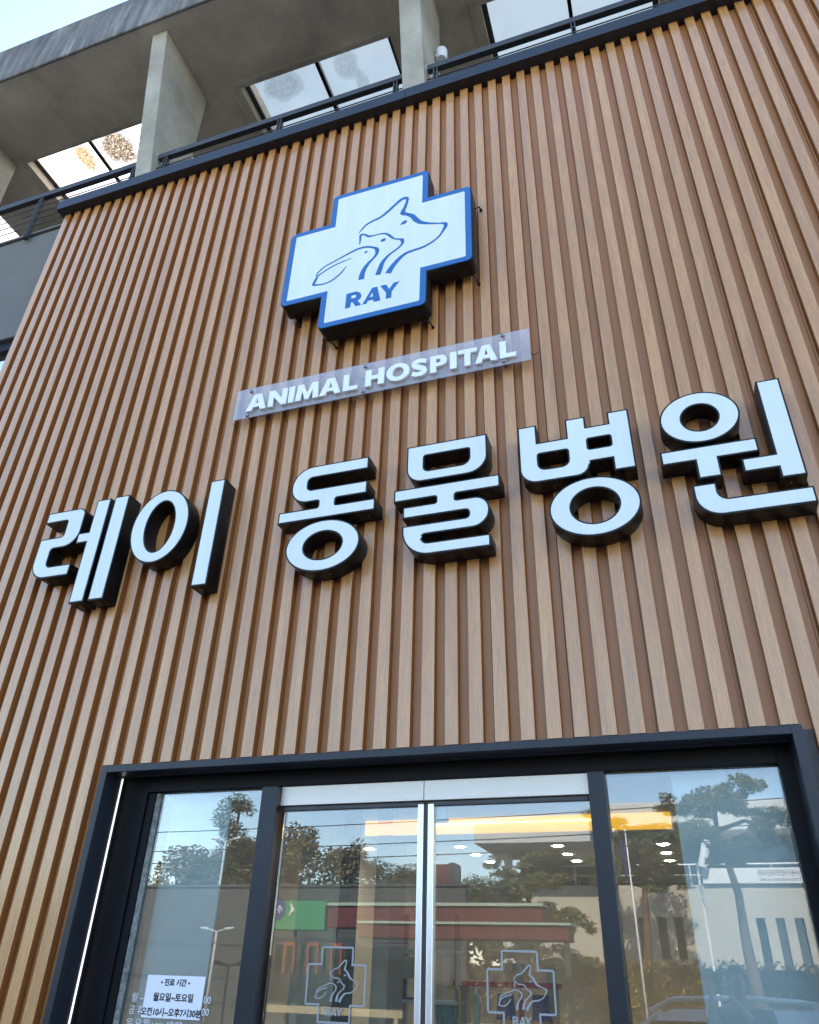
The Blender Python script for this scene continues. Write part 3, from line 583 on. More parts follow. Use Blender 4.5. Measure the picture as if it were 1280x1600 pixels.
def glyph(ch, x0, z0, w, h):
    if ch == 'A': return [P_(x0, z0, w, h, [(0, 0), (.32, 1), (.68, 1), (1, 0), (.70, 0), (.645, .2), (.345, .2), (.29, 0)]), P_(x0, z0, w, h, [(.41, .42), (.585, .42), (.497, .76)])]
    if ch == 'N': return [P_(x0, z0, w, h, [(0, 0), (0, 1), (.30, 1), (.72, .44), (.72, 1), (1, 1), (1, 0), (.72, 0), (.28, .57), (.28, 0)])]
    if ch == 'I': return [P_(x0, z0, w, h, [(0, 0), (0, 1), (1, 1), (1, 0)])]
    if ch == 'M': return [P_(x0, z0, w, h, [(0, 0), (.07, 1), (.31, 1), (.5, .42), (.69, 1), (.93, 1), (1, 0), (.76, 0), (.725, .56), (.575, 0), (.425, 0), (.275, .56), (.24, 0)])]
    if ch == 'L': return [P_(x0, z0, w, h, [(0, 0), (0, 1), (.40, 1), (.40, .24), (1, .24), (1, 0)])]
    if ch == 'H': return [P_(x0, z0, w, h, [(0, 0), (0, 1), (.32, 1), (.32, .62), (.68, .62), (.68, 1), (1, 1), (1, 0), (.68, 0), (.68, .38), (.32, .38), (.32, 0)])]
    if ch == 'T': return [P_(x0, z0, w, h, [(.34, 0), (.34, .76), (0, .76), (0, 1), (1, 1), (1, .76), (.66, .76), (.66, 0)])]
    if ch == 'P':
        c = [(.36, 0), (.36, .34), (.55, .34)] + [(.62 + .38 * math.cos(a), .67 + .33 * math.sin(a)) for a in [(-90 + 18 * i) * math.pi / 180 for i in range(11)]] + [(0, 1), (0, 0)]
        return [P_(x0, z0, w, h, c), P_(x0, z0, w, h, [(.36, .56), (.52, .56), (.60, .60), (.63, .67), (.60, .74), (.52, .78), (.36, .78)])]
    if ch == 'O': return [E_(x0 + w / 2, z0 + h / 2, w / 2, h * .53), E_(x0 + w / 2, z0 + h / 2, w * .245, h * .29)]
    if ch == 'S':
        L_, R__ = ribbon([(.93, .80, .24), (.74, .88, .25), (.5, .895, .25), (.26, .84, .27), (.165, .71, .30), (.28, .585, .29), (.52, .50, .29), (.74, .40, .30), (.835, .27, .30), (.71, .14, .27), (.46, .10, .25), (.22, .125, .25), (.05, .20, .24)], 5)
        return [P_(x0, z0, w, h, [(p.x, p.y) for p in L_] + [(p.x, p.y) for p in reversed(R__)])]
for (ch, x0, x1) in (('A', .468, .632), ('N', .645, .792), ('I', .806, .850), ('M', .862, 1.044), ('A', 1.050, 1.215), ('L', 1.230, 1.336), ('H', 1.396, 1.536), ('O', 1.552, 1.720), ('S', 1.734, 1.846), ('P', 1.867, 1.985), ('I', 2.006, 2.052), ('T', 2.062, 2.192), ('A', 2.178, 2.330), ('L', 2.346, 2.452)):
    link('letter', plate(glyph(ch, x0, 5.029, x1 - x0, 0.148), -0.085, -0.0635, 'letter', 0.0 if ch == 'S' else 0.0015), M['letter_white'], ac)

# ------------------------------------------------------------------ inside the clinic
M['plaster'] = mat('beige_plaster', (0.56, 0.48, 0.36), 0.85, 0, 0.3, 0.06, (2, 2, 2))
M['ceil'] = mat('white_ceiling', (0.62, 0.61, 0.58), 0.9, 0, 0.3, 0.03)
M['floor'] = mat('floor_tile', (0.36, 0.34, 0.30), 0.35, 0, 0.5, 0.12, (3, 3, 3))
M['tan'] = mat('tan_panel', (0.42, 0.34, 0.20), 0.6, 0, 0.4, 0.08, (8, 8, 1))
M['cream'] = mat('cream_plastic', (0.60, 0.54, 0.38), 0.5)
M['shelfw'] = mat('white_shelf_board', (0.75, 0.72, 0.62), 0.5)
M['glow'] = mat('lit_amber_cove', (0.9, 0.6, 0.2), 0.6, emit=(1.0, 0.47, 0.0), estr=0.22)
M['glow_line'] = mat('lit_amber_tube', (0.9, 0.6, 0.2), 0.6, emit=(1.0, 0.70, 0.25), estr=0.6)
M['spot'] = mat('lit_downlight_disc', (0.9, 0.9, 0.85), 0.6, emit=(1.0, 0.93, 0.80), estr=48.0)
room = thing('clinic_room', 'beige waiting room seen through the glass entrance', 'room', (2.0, 3.0, 0))
MB().box(-0.6, -0.5, 0.31, 8.3, 0.0, 2.75).box(6.2, 6.3, 0.31, 8.3, 0.0, 2.75).box(-0.5, 6.2, 8.2, 8.3, 0.0, 2.75).put('interior_wall', M['plaster'], room)
MB().box(-0.6, 6.3, 0.31, 8.3, 2.752, 2.80).put('ceiling', M['ceil'], room)
tag(MB().box(-0.6, 6.3, 0.31, 8.3, -0.1, 0.001).put('floor', M['floor']), kind='structure')
MB().box(0.905, 0.985, 1.2, 1.32, 0.002, 2.75).put('dark_post', M['frame'], room)
MB().box(1.03, 1.14, 1.5, 1.8, 0.002, 2.75).put('tan_post', M['tan'], room)
MB().box(0.60, 0.903, 1.23, 1.31, 0.002, 2.75).put('side_panel', M['plaster'], room)
cv = thing('cove_light', 'glowing amber cove light strip across the ceiling behind the glass doors', 'ceiling light', (1.95, 1.6, 2.4))
MB().box(0.93, 2.97, 1.515, 1.95, 2.40, 2.75).put('bulkhead', M['ceil'], cv)
MB().box(0.935, 2.965, 1.50, 1.512, 2.405, 2.50).put('glow_panel', M['glow'], cv)
MB().tube([(1.40, 1.492, 2.462), (2.6, 1.492, 2.466)], 0.005, 8).put('light_tube', M['glow_line'], cv)
dl = None
def downlight(x, y, label):
    t = thing('downlight', label, 'ceiling light', (x, y, 2.752), 'small round downlights in the ceiling')
    m = MB(); m.tube([(x, y, 2.742), (x, y, 2.7515)], 0.075, 20).put('trim_ring', M['letter_white'], t, smooth=False)
    MB().tube([(x, y, 2.738), (x, y, 2.7415)], 0.046, 20).put('disc', M['spot'], t)
DL = [(-0.22, 4.52, 'single downlight left of the door centre, under the amber strip'), (0.794, 4.49, 'nearest downlight right of the door centre stile'), (0.812, 5.10, 'second downlight right of the door centre stile'), (0.83, 5.69, 'deepest downlight right of the door centre stile'),
      (1.802, 4.55, 'nearest of three downlights at the right edge of the right door'), (1.809, 5.17, 'middle of three downlights at the right edge of the right door'), (1.827, 5.72, 'deepest of three downlights at the right edge of the right door'),
      (2.819, 4.58, 'nearest of three downlights behind the right window'), (2.82, 5.17, 'middle of three downlights behind the right window'), (2.828, 5.77, 'deepest of three downlights behind the right window')]
for q in DL: downlight(*q)
tag(MB().box(0.185, 0.585, 0.30, 0.315, 0.08, 2.60).put('window_blind', M['white_blind'], bevel=0.003), 'pale blind sheet behind the left window beside the hours notice', 'blind')
tag(MB().box(3.008, 3.56, 0.30, 0.315, 0.08, 2.60).put('window_blind', M['white_blind'], bevel=0.003), 'pale blind sheet filling the right part of the right window', 'blind')
# shelving and goods
shf = thing('display_shelf', 'shelf unit with two white boards behind the door centre', 'shelf', (1.0, 2.6, 0))
for z in (1.735, 1.42): MB().box(0.74, 1.30, 2.48, 2.75, z, z + 0.022).put('shelf_board', M['shelfw'], shf, bevel=0.003)
for z in (0.95, 0.5): MB().box(0.74, 1.30, 2.48, 2.75, z, z + 0.022).put('shelf_board', M['shelfw'], shf)
for x in (0.82, 1.24): MB().box(x, x + 0.04, 2.70, 2.74, 0.002, 2.0).put('upright', M['tan'], shf)
def simple(name, label, cat, m, boxes, bev=0.004, group=None):
    mb = MB()
    for b in boxes: mb.box(*b)
    return tag(mb.put(name, m, bevel=bev), label, cat, group)
mon = thing('desk_monitor', 'cream rear of a monitor standing between two white shelf boards', 'monitor', (0.88, 2.55, 1.442))
MB().box(0.785, 0.985, 2.50, 2.53, 1.57, 1.71).put('housing', M['cream'], mon, bevel=0.008)
MB().box(0.86, 0.91, 2.53, 2.56, 1.455, 1.60).box(0.80, 0.97, 2.49, 2.62, 1.443, 1.455).put('stand', M['frame'], mon, bevel=0.003)
M['yellow'] = mat('yellow_plastic', (0.70, 0.52, 0.03), 0.4); M['bluebag'] = mat('blue_packaging', (0.05, 0.06, 0.22), 0.4, 0, 0.5, 0.3, (25, 25, 25)); M['orangep'] = mat('orange_packaging', (0.55, 0.22, 0.02), 0.4)
M['redp'] = mat('red_plastic', (0.65, 0.03, 0.02), 0.4); M['mint'] = mat('mint_card', (0.42, 0.50, 0.42), 0.6); M['greenp'] = mat('teal_packaging', (0.12, 0.24, 0.19), 0.5, 0, 0.5, 0.4, (30, 30, 30))
ctr = thing('reception_counter', 'long low counter carrying goods behind the right door', 'counter', (1.7, 2.7, 0))
MB().box(1.10, 2.6, 2.52, 2.95, 0.002, 1.27).put('cabinet', M['tan'], ctr, bevel=0.004)
MB().box(1.08, 2.62, 2.46, 2.97, 1.272, 1.30).put('counter_top', M['shelfw'], ctr, bevel=0.004)
yt = thing('yellow_tub', 'teal tub with a yellow carrying frame on the counter beside the door stile', 'tub', (1.22, 2.55, 1.301))
MB().tube([(1.205, 2.6, 1.302), (1.205, 2.6, 1.43)], [0.075, 0.082], 20).put('tub', M['greenp'], yt, smooth=False); MB().tube([(1.205, 2.6, 1.431), (1.205, 2.6, 1.445)], 0.088, 20).put('lid', M['shelfw'], yt)
MB().tube([(1.30, 2.6, 1.31), (1.305, 2.6, 1.50), (1.285, 2.6, 1.53), (1.20, 2.6, 1.53)], 0.012, 10).put('handle', M['yellow'], yt, smooth=True)
for (x, lb) in ((1.645, 'blue pet food bag on the counter behind the right sticker, left one'), (1.90, 'blue pet food bag on the counter behind the right sticker, right one')):
    t = thing('food_bag', lb, 'bag', (x, 2.6, 1.301), 'blue pet food bags on the counter')
    m = MB(); m.hexa([(x - .065, 2.55, 1.302), (x + .065, 2.55, 1.302), (x + .065, 2.64, 1.302), (x - .065, 2.64, 1.302)], [(x - .055, 2.54, 1.42), (x + .055, 2.54, 1.42), (x + .055, 2.65, 1.42), (x - .055, 2.65, 1.42)])
    m.hexa([(x - .055, 2.54, 1.42), (x + .055, 2.54, 1.42), (x + .055, 2.65, 1.42), (x - .055, 2.65, 1.42)], [(x - .06, 2.59, 1.50), (x + .06, 2.59, 1.50), (x + .06, 2.60, 1.50), (x - .06, 2.60, 1.50)])
    m.put('bag', M['bluebag'], t, bevel=0.006)
    MB().box(x - .066, x + .066, 2.536, 2.5425, 1.31, 1.345).put('band', M['orangep'], t)
simple('price_card', 'pale mint card standing on the counter left of the blue bags', 'card', M['mint'], [(1.405, 1.462, 2.58, 2.586, 1.302, 1.53), (1.405, 1.462, 2.586, 2.62, 1.302, 1.306)], 0.001)
simple('carton', 'small cream carton on the wall shelf above the left blue bag', 'carton', M['cream'], [(1.66, 1.73, 2.80, 2.87, 1.572, 1.68), (1.654, 1.736, 2.795, 2.875, 1.67, 1.69)], 0.003, 'cream cartons on the wall shelf')
simple('carton', 'small cream carton on the wall shelf above the right blue bag', 'carton', M['cream'], [(1.91, 1.965, 2.80, 2.87, 1.572, 1.66), (1.904, 1.971, 2.795, 2.875, 1.65, 1.67)], 0.003, 'cream cartons on the wall shelf')
ws_ = thing('red_ledge', 'red edged ledge carrying two cream cartons behind the right door', 'shelf', (1.7, 2.85, 1.52)); MB().box(1.20, 2.0, 2.78, 2.95, 1.535, 1.571).put('board', M['redp'], ws_, bevel=0.003); MB().box(1.25, 1.30, 2.80, 2.94, 1.301, 1.534).box(1.92, 1.97, 2.80, 2.94, 1.301, 1.534).put('support', M['tan'], ws_)
simple('red_bottle', 'tall red bottle on the counter between the blue bags', 'bottle', M['redp'], [(1.742, 1.772, 2.575, 2.605, 1.302, 1.47), (1.750, 1.764, 2.583, 2.597, 1.47, 1.52)], 0.006)

# ------------------------------------------------------------------ across the street (what the glass mirrors)
M['museum'] = concrete_material('pale_museum_concrete', (0.50, 0.46, 0.38), 0.08)
M['whitewall'] = concrete_material('white_museum_roof', (0.62, 0.62, 0.60), 0.05)
M['darkglass'] = mat('dark_window_glass', (0.02, 0.028, 0.03), 0.08, 0, 0.6)
M['white_paint'] = mat('white_painted_metal', (0.74, 0.75, 0.76), 0.4, 0, 0.5, 0.04)
mu = thing('museum_building', 'pale concrete museum across the street with slit windows and a roof terrace', 'building', (1.5, -30, 0))
wm = MB(); SL = [(0.93, 1.30), (1.62, 1.93), (2.20, 2.5), (4.95, 5.24), (5.58, 5.86), (6.17, 6.48)]
MB().box(-4.1, 12, -28.6, -28.0, 3.62, 4.66).put('upper_wall', M['museum'], mu)
xs = [-4.1] + [v for s in SL for v in s] + [12]
for i in range(0, len(xs), 2): wm.box(xs[i], xs[i + 1], -28.6, -28.0, 0, 3.618)
for (a, b) in SL: wm.box(a, b, -28.6, -28.0, 0, 1.9 if a > 4 else 2.3)
wm.put('wall', M['museum'], mu)
for (a, b) in SL: MB().box(a, b, -28.55, -28.3, 1.9 if a > 4 else 2.3, 3.617).put('window', M['darkglass'], mu)
MB().box(-4.1, 12, -36, -28.6, 4.4, 4.6).put('terrace_deck', M['museum'], mu)
MB().box(-4.1, 12, -32.4, -32.0, 4.6, 6.8).put('terrace_glazing', M['darkglass'], mu)
MB().box(-0.2, 16, -36, -30.2, 6.82, 7.98).put('roof', M['whitewall'], mu, bevel=0.05)
cvs = MB()
for i in range(10):
    a0, a1 = i / 10, (i + 1) / 10
    zz = lambda a: 6.95 - 0.95 * math.sin(a * math.pi / 2)
    xx = lambda a: -0.3 - 4.4 * a
    cvs.hexa([(xx(a0), -31, 5.95 + 0.0), (xx(a1), -31, 5.95), (xx(a1), -26.2, 5.95), (xx(a0), -26.2, 5.95)], [(xx(a0), -31, 6.9), (xx(a1), -31, 6.9 - 0.3 * a1 * a1), (xx(a1), -26.2, 6.9 - 0.3 * a1 * a1), (xx(a0), -26.2, 6.9 - 0.3 * a0 * a0)])
cvs.put('terrace_canopy', M['whitewall'], mu)
MB().tube([(-3.7, -27.6, 0), (-3.7, -27.6, 5.94)], 0.17, 20).put('column', M['whitewall'], mu, smooth=False)
rl = MB().tube([(-4.1, -28.1, 5.35), (12, -28.1, 5.35)], 0.03, 8).tube([(-4.1, -28.1, 5.0), (12, -28.1, 5.0)], 0.015, 8)
for i in range(12): rl.tube([(-4 + i * 1.4, -28.1, 4.66), (-4 + i * 1.4, -28.1, 5.35)], 0.025, 8)
rl.put('terrace_rail', M['white_paint'], mu)
MB().tube([(3.45, -27.6, 5.2), (3.75, -27.6, 6.1)], 0.16, 14).put('spotlight', M['white_paint'], mu)
bn = thing('museum_banner', 'long white sign board with grey Korean and Latin lettering on the museum parapet', 'sign', (5.1, -27.9, 4.7))
MB().box(3.40, 6.85, -27.95, -27.85, 4.69, 5.19).put('board', M['white_paint'], bn, bevel=0.01)
M['greytext'] = mat('grey_sign_lettering', (0.16, 0.16, 0.16), 0.5)
link('lettering', text_mesh('수원시립만석전시관', 0.23, 6.65, -27.845, 4.94, 'lettering', 'LEFT', 0.002, 0.004, 0.72, back=True), M['greytext'], bn)
link('lettering', text_mesh('SUWON MANSEOK GALLERY', 0.12, 6.65, -27.845, 4.77, 'lettering', 'LEFT', 0.002, 0.002, 0.85, back=True), M['greytext'], bn)
# foliage
def leaf_mat(name, dark, light):
    m = bpy.data.materials.new(name); m.use_nodes = True; nt = m.node_tree; b = nt.nodes['Principled BSDF']
    g = N(nt, 'NewGeometry'); rnd = g.outputs['Random Per Island']
    nt.links.new(ramp(nt, rnd, [(0, dark), (1, light)]), b.inputs['Base Color']); b.inputs['Roughness'].default_value = 0.6; b.inputs['Specular IOR Level'].default_value = 0.25
    return m
M['pine'] = leaf_mat('pine_needles', (0.06, 0.078, 0.028), (0.22, 0.21, 0.075))
M['bare'] = leaf_mat('late_autumn_leaves', (0.09, 0.07, 0.036), (0.24, 0.19, 0.09))
M['hedgeleaf'] = leaf_mat('brown_hedge_leaves', (0.15, 0.10, 0.03), (0.34, 0.25, 0.07))
M['conif'] = leaf_mat('conifer_needles', (0.045, 0.058, 0.030), (0.12, 0.125, 0.055))
M['bark'] = mat('pine_bark', (0.13, 0.085, 0.06), 0.95, 0, 0.2, 0.35, (6, 6, 2), 0.5, 30)
def leaves(mb, c, rad, n, size, rng, wd=0.42):
    for _ in range(n):
        while True:
            p = Vector((rng.uniform(-1, 1), rng.uniform(-1, 1), rng.uniform(-1, 1)))
            if p.length < 1: break
        p = Vector((c[0] + p.x * rad[0], c[1] + p.y * rad[1], c[2] + p.z * rad[2]))
        u = Vector((rng.gauss(0, 1), rng.gauss(0, 1), rng.gauss(0, .6))).normalized(); w = u.orthogonal().normalized()
        w = (Matrix.Rotation(rng.uniform(0, 6.28), 3, u) @ w); s = size * rng.uniform(0.6, 1.3); v = u * s; w = w * s * wd
        mb.quad(p - v, p + w, p + v, p - w)
def tree(name, label, cat, base, trunk, limbs, clumps, n, size, lm, seed, group=None):
    rng = random.Random(seed); t = thing(name, label, cat, base, group); B = Vector(base)
    tb = MB(); tb.tube([B + Vector(p) for p, r in trunk], [r for p, r in trunk], 10)
    for lb in limbs: tb.tube([B + Vector(p) for p, r in lb], [r for p, r in lb], 7)
    tb.put('trunk', M['bark'], t, smooth=True)
    cb = MB()
    for (c, r) in clumps: leaves(cb, B + Vector(c), r, max(12, int(n * r[0] * r[1] * 4)), size, rng, 0.42 if lm is M['bare'] else 0.2)
    cb.put('crown', lm, t)
    return t
def pine(label, base, h, spread, seed, n=70, group='pine trees before the museum', f0=0.42):
    rng = random.Random(seed); tr = [((0, 0, 0), .20)]; x = y = 0
    for i in range(1, 6):
        x += rng.uniform(-.22, .18); y += rng.uniform(-.15, .15); tr.append(((x, y, h * 0.9 * i / 5), .20 * (1 - i / 6.5)))
    limbs, cl = [], []
    for k in range(11):
        f = f0 + (1 - f0) * k / 10; i = min(4, int(f * 5)); o = Vector(tr[i][0]).lerp(Vector(tr[i + 1][0]), f * 5 - i) if i < 5 else Vector(tr[5][0])
        a = k * 2.4 + rng.uniform(-.5, .5); L = spread * (1.1 - 0.55 * (f - f0)) * rng.uniform(.55, 1.05)
        e = o + Vector((math.cos(a) * L, math.sin(a) * L, rng.uniform(.0, .35) * h * .2)); m = o.lerp(e, .5) + Vector((0, 0, rng.uniform(-.1, .22)))
        limbs.append([(tuple(o), .07), (tuple(m), .05), (tuple(e), .018)])
        for j in range(rng.randint(7, 10)):
            q = m.lerp(e, rng.uniform(0.2, 1.15)) + Vector((rng.uniform(-.6, .6), rng.uniform(-.6, .6), rng.uniform(-.15, .35)))
            cl.append((tuple(q), (rng.uniform(.18, .40), rng.uniform(.18, .40), rng.uniform(.10, .18))))
    return tree('pine_tree', label, 'tree', base, tr, limbs, cl, n * 5.5, .095, M['pine'], seed, group)
pine('pine with a forked trunk in front of the museum banner', (4.35, -20.5, 0), 6.9, 2.0, 3, 75, f0=.72)
pine('smaller leaning pine by the museum column', (-1.9, -22.2, 0), 5.2, 1.7, 11, 75)
pine('slim pine behind the flagpole', (1.2, -24.9, 0), 6.6, 1.5, 17, 60, f0=.7)
pine('pine right of the museum banner', (7.9, -21.5, 0), 6.6, 1.8, 23, 60, f0=.72)
def conifer(label, base, h, w, seed):
    rng = random.Random(seed); cl = []
    for k in range(60):
        f = k / 59; z = h * (.12 + .88 * f); ra = w * (1 - f) ** .75 + .18
        for j in range(max(1, int(5 * (1 - f)) + 1)):
            a = rng.uniform(0, 6.28); r = ra * rng.uniform(.25, 1.0); cl.append(((math.cos(a) * r, math.sin(a) * r, z + rng.uniform(-.15, .15)), (rng.uniform(.25, .5), rng.uniform(.25, .5), .26)))
    return tree('conifer_tree', label, 'tree', base, [((0, 0, 0), .22), ((0, 0, h * .6), .12), ((0.05, 0, h * .97), .03)], [], cl, 180, .11, M['conif'], seed, 'tall conifers across the street')
conifer('tall pointed conifer reflected in the left window', (-13.0, -22.5, 0), 7.2, 2.3, 5)
conifer('lower bushy conifer beside the tall pointed one', (-14.9, -23.4, 0), 5.0, 2.0, 6)
def round_tree(label, base, h, w, seed, lm):
    rng = random.Random(seed); cl = []; limbs = []
    for k in range(34):
        a = rng.uniform(0, 6.28); el = rng.uniform(-.3, 1.3); r = w * rng.uniform(.45, 1.0)
        c = (math.cos(a) * math.cos(el) * r, math.sin(a) * math.cos(el) * r, h * .58 + math.sin(el) * h * .40 * rng.uniform(.7, 1.05)); cl.append((c, (rng.uniform(.6, 1.1), rng.uniform(.6, 1.1), rng.uniform(.45, .8))))
        if k % 3 == 0: limbs.append([((0, 0, h * .34), .14), ((c[0] * .5, c[1] * .5, h * .34 + (c[2] - h * .34) * .6), .08), (c, .02)])
    return tree('broadleaf_tree', label, 'tree', base, [((0, 0, 0), .3), ((.1, 0, h * .35), .22), ((.15, .1, h * .8), .06)], limbs, cl, 62, .15, lm, seed, 'row of trees on the far hillside')
BT = [(-24.5, -46, 9.6, 'bare brown tree at the left end of the far tree row'), (-21.6, -45, 9.9, 'tallest brown tree of the far tree row'), (-18.9, -47, 9.2, 'brown tree third from the left in the far row'), (-16.2, -46, 7.8, 'green tree in the middle of the far row'), (-13.6, -45, 7.6, 'round green tree near the door centre in the far row'), (-11.2, -47, 6.9, 'low green tree right of the tower in the far row'), (-8.9, -45, 6.6, 'low green tree behind the shelter roof'), (-27.5, -45, 8.8, 'outermost brown tree of the far row'), (-6.4, -47, 6.0, 'small green tree at the museum end of the far row'), (-31, -46, 9.0, 'brown tree beyond the left end of the row')]
for i, (x, y, h, lb) in enumerate(BT): round_tree(lb, (x, y, 0), h, 2.3, 40 + i, M['bare'] if i in (0, 1, 2, 7, 9) else M['conif'])
hd = thing('hedge', 'long clipped brown-green hedge before the museum wall', 'hedge', (2.5, -24, 0))
rng = random.Random(9); hb = MB()
for i in range(9000):
    x, z = rng.uniform(-3.2, 13), rng.uniform(.05, 2.2 + rng.uniform(-.12, .05)); y = -24 + rng.choice((-.55, .55, .55)) * rng.uniform(.75, 1.05) if z < 2.05 else -24 + rng.uniform(-.55, .55)
    p = Vector((x, y, z)); u = Vector((rng.gauss(0, 1), rng.gauss(0, 1), rng.gauss(0, 1))).normalized() * .085; w = u.orthogonal().normalized() * .045; hb.quad(p - u, p + w, p + u, p - w)
hb.put('foliage', M['hedgeleaf'], hd); MB().box(-3.1, 12.9, -24.45, -23.55, 0.02, 2.0).put('hedge_core', mat('hedge_twigs', (0.05, 0.038, 0.015), 0.95), hd)
sh = thing('hedge', 'tall ragged shrub belt behind the bus shelter and conifers', 'hedge', (-22, -31, 0))
hb2 = MB()
for i in range(11000):
    x = rng.uniform(-42, -4.5); top = 2.9 + .7 * math.sin(x * .9) + .4 * math.sin(x * 2.3); z = rng.uniform(.02, top)
    p = Vector((x, -31 + rng.uniform(.3, .95), z)); u = Vector((rng.gauss(0, 1), rng.gauss(0, 1), rng.gauss(0, 1))).normalized() * .16; w = u.orthogonal().normalized() * .09; hb2.quad(p - u, p + w, p + u, p - w)
hb2.put('foliage', M['bare'], sh); MB().box(-42, -4.5, -31.5, -30.7, -.1, 2.0).put('hedge_core', M['bark'], sh)
simple('boundary_wall', 'long grey wall behind the bus shelter, below the trees', 'wall', concrete_material('grey_boundary_wall', (0.085, 0.088, 0.088), 0.2), [(-26, -3.0, -18.75, -18.5, 0.02, 3.74), (-26, -2.95, -18.8, -18.45, 3.742, 3.81)], 0.01)
fp = thing('flagpole', 'slim white flagpole with a drooping dark blue flag', 'flagpole', (1.42, -20, 0.02))
MB().tube([(1.42, -20, 0.02), (1.39, -20, 5.3)], [.035, .02], 10).put('pole', M['white_paint'], fp, smooth=True); MB().tube([(1.39, -20, 5.3), (1.39, -20, 5.36)], .035, 10).put('finial', M['white_paint'], fp)
fl = MB()
for i in range(6):
    a0, a1 = i / 6, (i + 1) / 6; f = lambda a, z: (1.39 - .03 - .22 * a * (1 - .5 * (5.1 - z)), -20 + .05 * math.sin(a * 9 + z * 4), z)
    for j in range(5): z0_, z1_ = 4.2 + j * .18 - .12 * a0, 4.2 + (j + 1) * .18 - .12 * a0; fl.quad(f(a0, z0_), f(a1, z0_ - .02), f(a1, z1_ - .02), f(a0, z1_))
M['flagblue'] = mat('dark_blue_cloth', (0.03, 0.04, 0.13), 0.8); flo = fl.put('flag', M['flagblue'], fp); sd = flo.modifiers.new('solid', 'SOLIDIFY'); sd.thickness = .004
tag(MB().tube([(3.24, -20, 0.02), (3.22, -20, 4.42)], .035, 10).tube([(3.22, -20, 4.40), (3.22, -20, 4.46)], [.05, .03], 10).put('metal_post', M['white_paint']), 'plain white metal post left of the museum banner', 'post')
M['lamp_grey'] = mat('pale_grey_lamp_paint', (0.40, 0.41, 0.42), 0.5)
def street_lamp(x, y, h, label):
    t = thing('street_lamp', label, 'street lamp', (x, y, 0), 'pale street lamps across the street')
    MB().tube([(x, y, 0), (x, y, h)], [.05, .035], 10).put('pole', M['lamp_grey'], t, smooth=True)
    MB().tube([(x - .3, y, h + .08), (x, y, h), (x + .3, y, h + .08)], .025, 8).put('arm', M['lamp_grey'], t, smooth=True)
    for s in (-1, 1): MB().tube([(x + s * .28, y, h + .075), (x + s * .55, y, h + .10)], [.05, .03], 8).put('lamp_head', M['lamp_grey'], t)
street_lamp(-11.5, -19.5, 5.2, 'tall pale street lamp behind the grey boundary wall')
street_lamp(-10.2, -17.6, 2.5, 'short pale street lamp behind the tall one')
# bus shelter with maroon roof and orange frames, road sign on its end
M['maroon'] = mat('maroon_roof_panel', (0.12, 0.022, 0.020), 0.5, 0, 0.4, 0.15, (2, 2, 2)); M['palegreen'] = mat('pale_green_edge', (0.36, 0.45, 0.36), 0.6); M['orangef'] = mat('orange_frame', (0.30, 0.085, 0.025), 0.5)
M['signgreen'] = mat('green_sign', (0.05, 0.26, 0.11), 0.5); M['signblue'] = mat('blue_sign_disc', (0.05, 0.07, 0.20), 0.5)
bs = thing('bus_shelter', 'long bus shelter with a double maroon roof and orange framed panels', 'bus shelter', (-2.8, -15, 0))
MB().box(-6.0, -0.45, -16.6, -15.9, 2.56, 3.06).put('rear_roof', M['maroon'], bs, bevel=0.03); MB().box(-6.0, -0.4, -16.65, -15.85, 3.062, 3.13).put('roof_edge', M['palegreen'], bs)
MB().box(-4.3, 0.45, -14.6, -13.9, 2.27, 2.56).put('front_roof', M['maroon'], bs, bevel=0.03); MB().box(-4.3, 0.5, -14.65, -13.85, 2.562, 2.61).put('roof_edge', M['palegreen'], bs)
for x in (-5.7, -4.3, -2.6, -1.0, 0.1): MB().box(x - .06, x + .06, -15.85, -15.7, -.13, 2.55).put('post', M['rail'], bs)
for i in range(4): x = -7.3 + i * .62; MB().box(x, x + .05, -15.1, -15.03, 1.55, 2.2).box(x + .25, x + .3, -15.1, -15.03, 1.55, 2.2).box(x + .05, x + .25, -15.1, -15.03, 2.13, 2.2).put('orange_panel', M['orangef'], bs)
MB().box(-7.5, -3.6, -15.2, -15.1, .75, .9).box(-7.4, -7.3, -15.2, -15.1, -.13, .75).box(-3.8, -3.7, -15.2, -15.1, -.13, .75).put('bench', M['tan'], bs)
MB().box(-7.4, -3.4, -15.12, -15.06, 2.2, 2.3).box(-7.4, -7.32, -15.12, -15.06, -.13, 2.2).put('panel_rail', M['rail'], bs)
MB().box(-7.3, -3.5, -15.6, -15.55, .95, 2.15).put('rear_glazing', M['darkglass'], bs)
gs = thing('road_sign', 'green direction sign with a white arrow and blue disc', 'sign', (-6.8, -15.9, 0))
MB().box(-7.9, -6.05, -16.2, -15.9, 2.50, 3.19).put('panel', M['signgreen'], gs, bevel=0.02); MB().tube([(-7.45, -15.9, 2.98), (-7.45, -15.885, 2.98)], .26, 20).put('disc', M['signblue'], gs)
link('lettering', text_mesh('수원', .2, -7.27, -15.884, 2.90, 'lettering', 'LEFT', .003, .004, .95, back=True), M['white_paint'], gs)
link('arrow', plate([[Vector(q) for q in ((-7.08, 3.14), (-6.93, 2.97), (-7.10, 2.80), (-7.03, 2.97))]], -15.895, -15.885, 'arrow'), M['white_paint'], gs); MB().box(-7.0, -6.9, -16.1, -16.0, -.13, 2.5).put('post', M['rail'], gs)
tw = thing('brick_tower', 'distant narrow red brick tower above the trees', 'tower', (-16, -60, 0)); MB().box(-16.6, -15.5, -62, -60, 0, 9.3).put('shaft', M['maroon'], tw); MB().box(-15.498, -15.0, -62, -60, 0, 9.4).put('dark_side', M['rail'], tw)
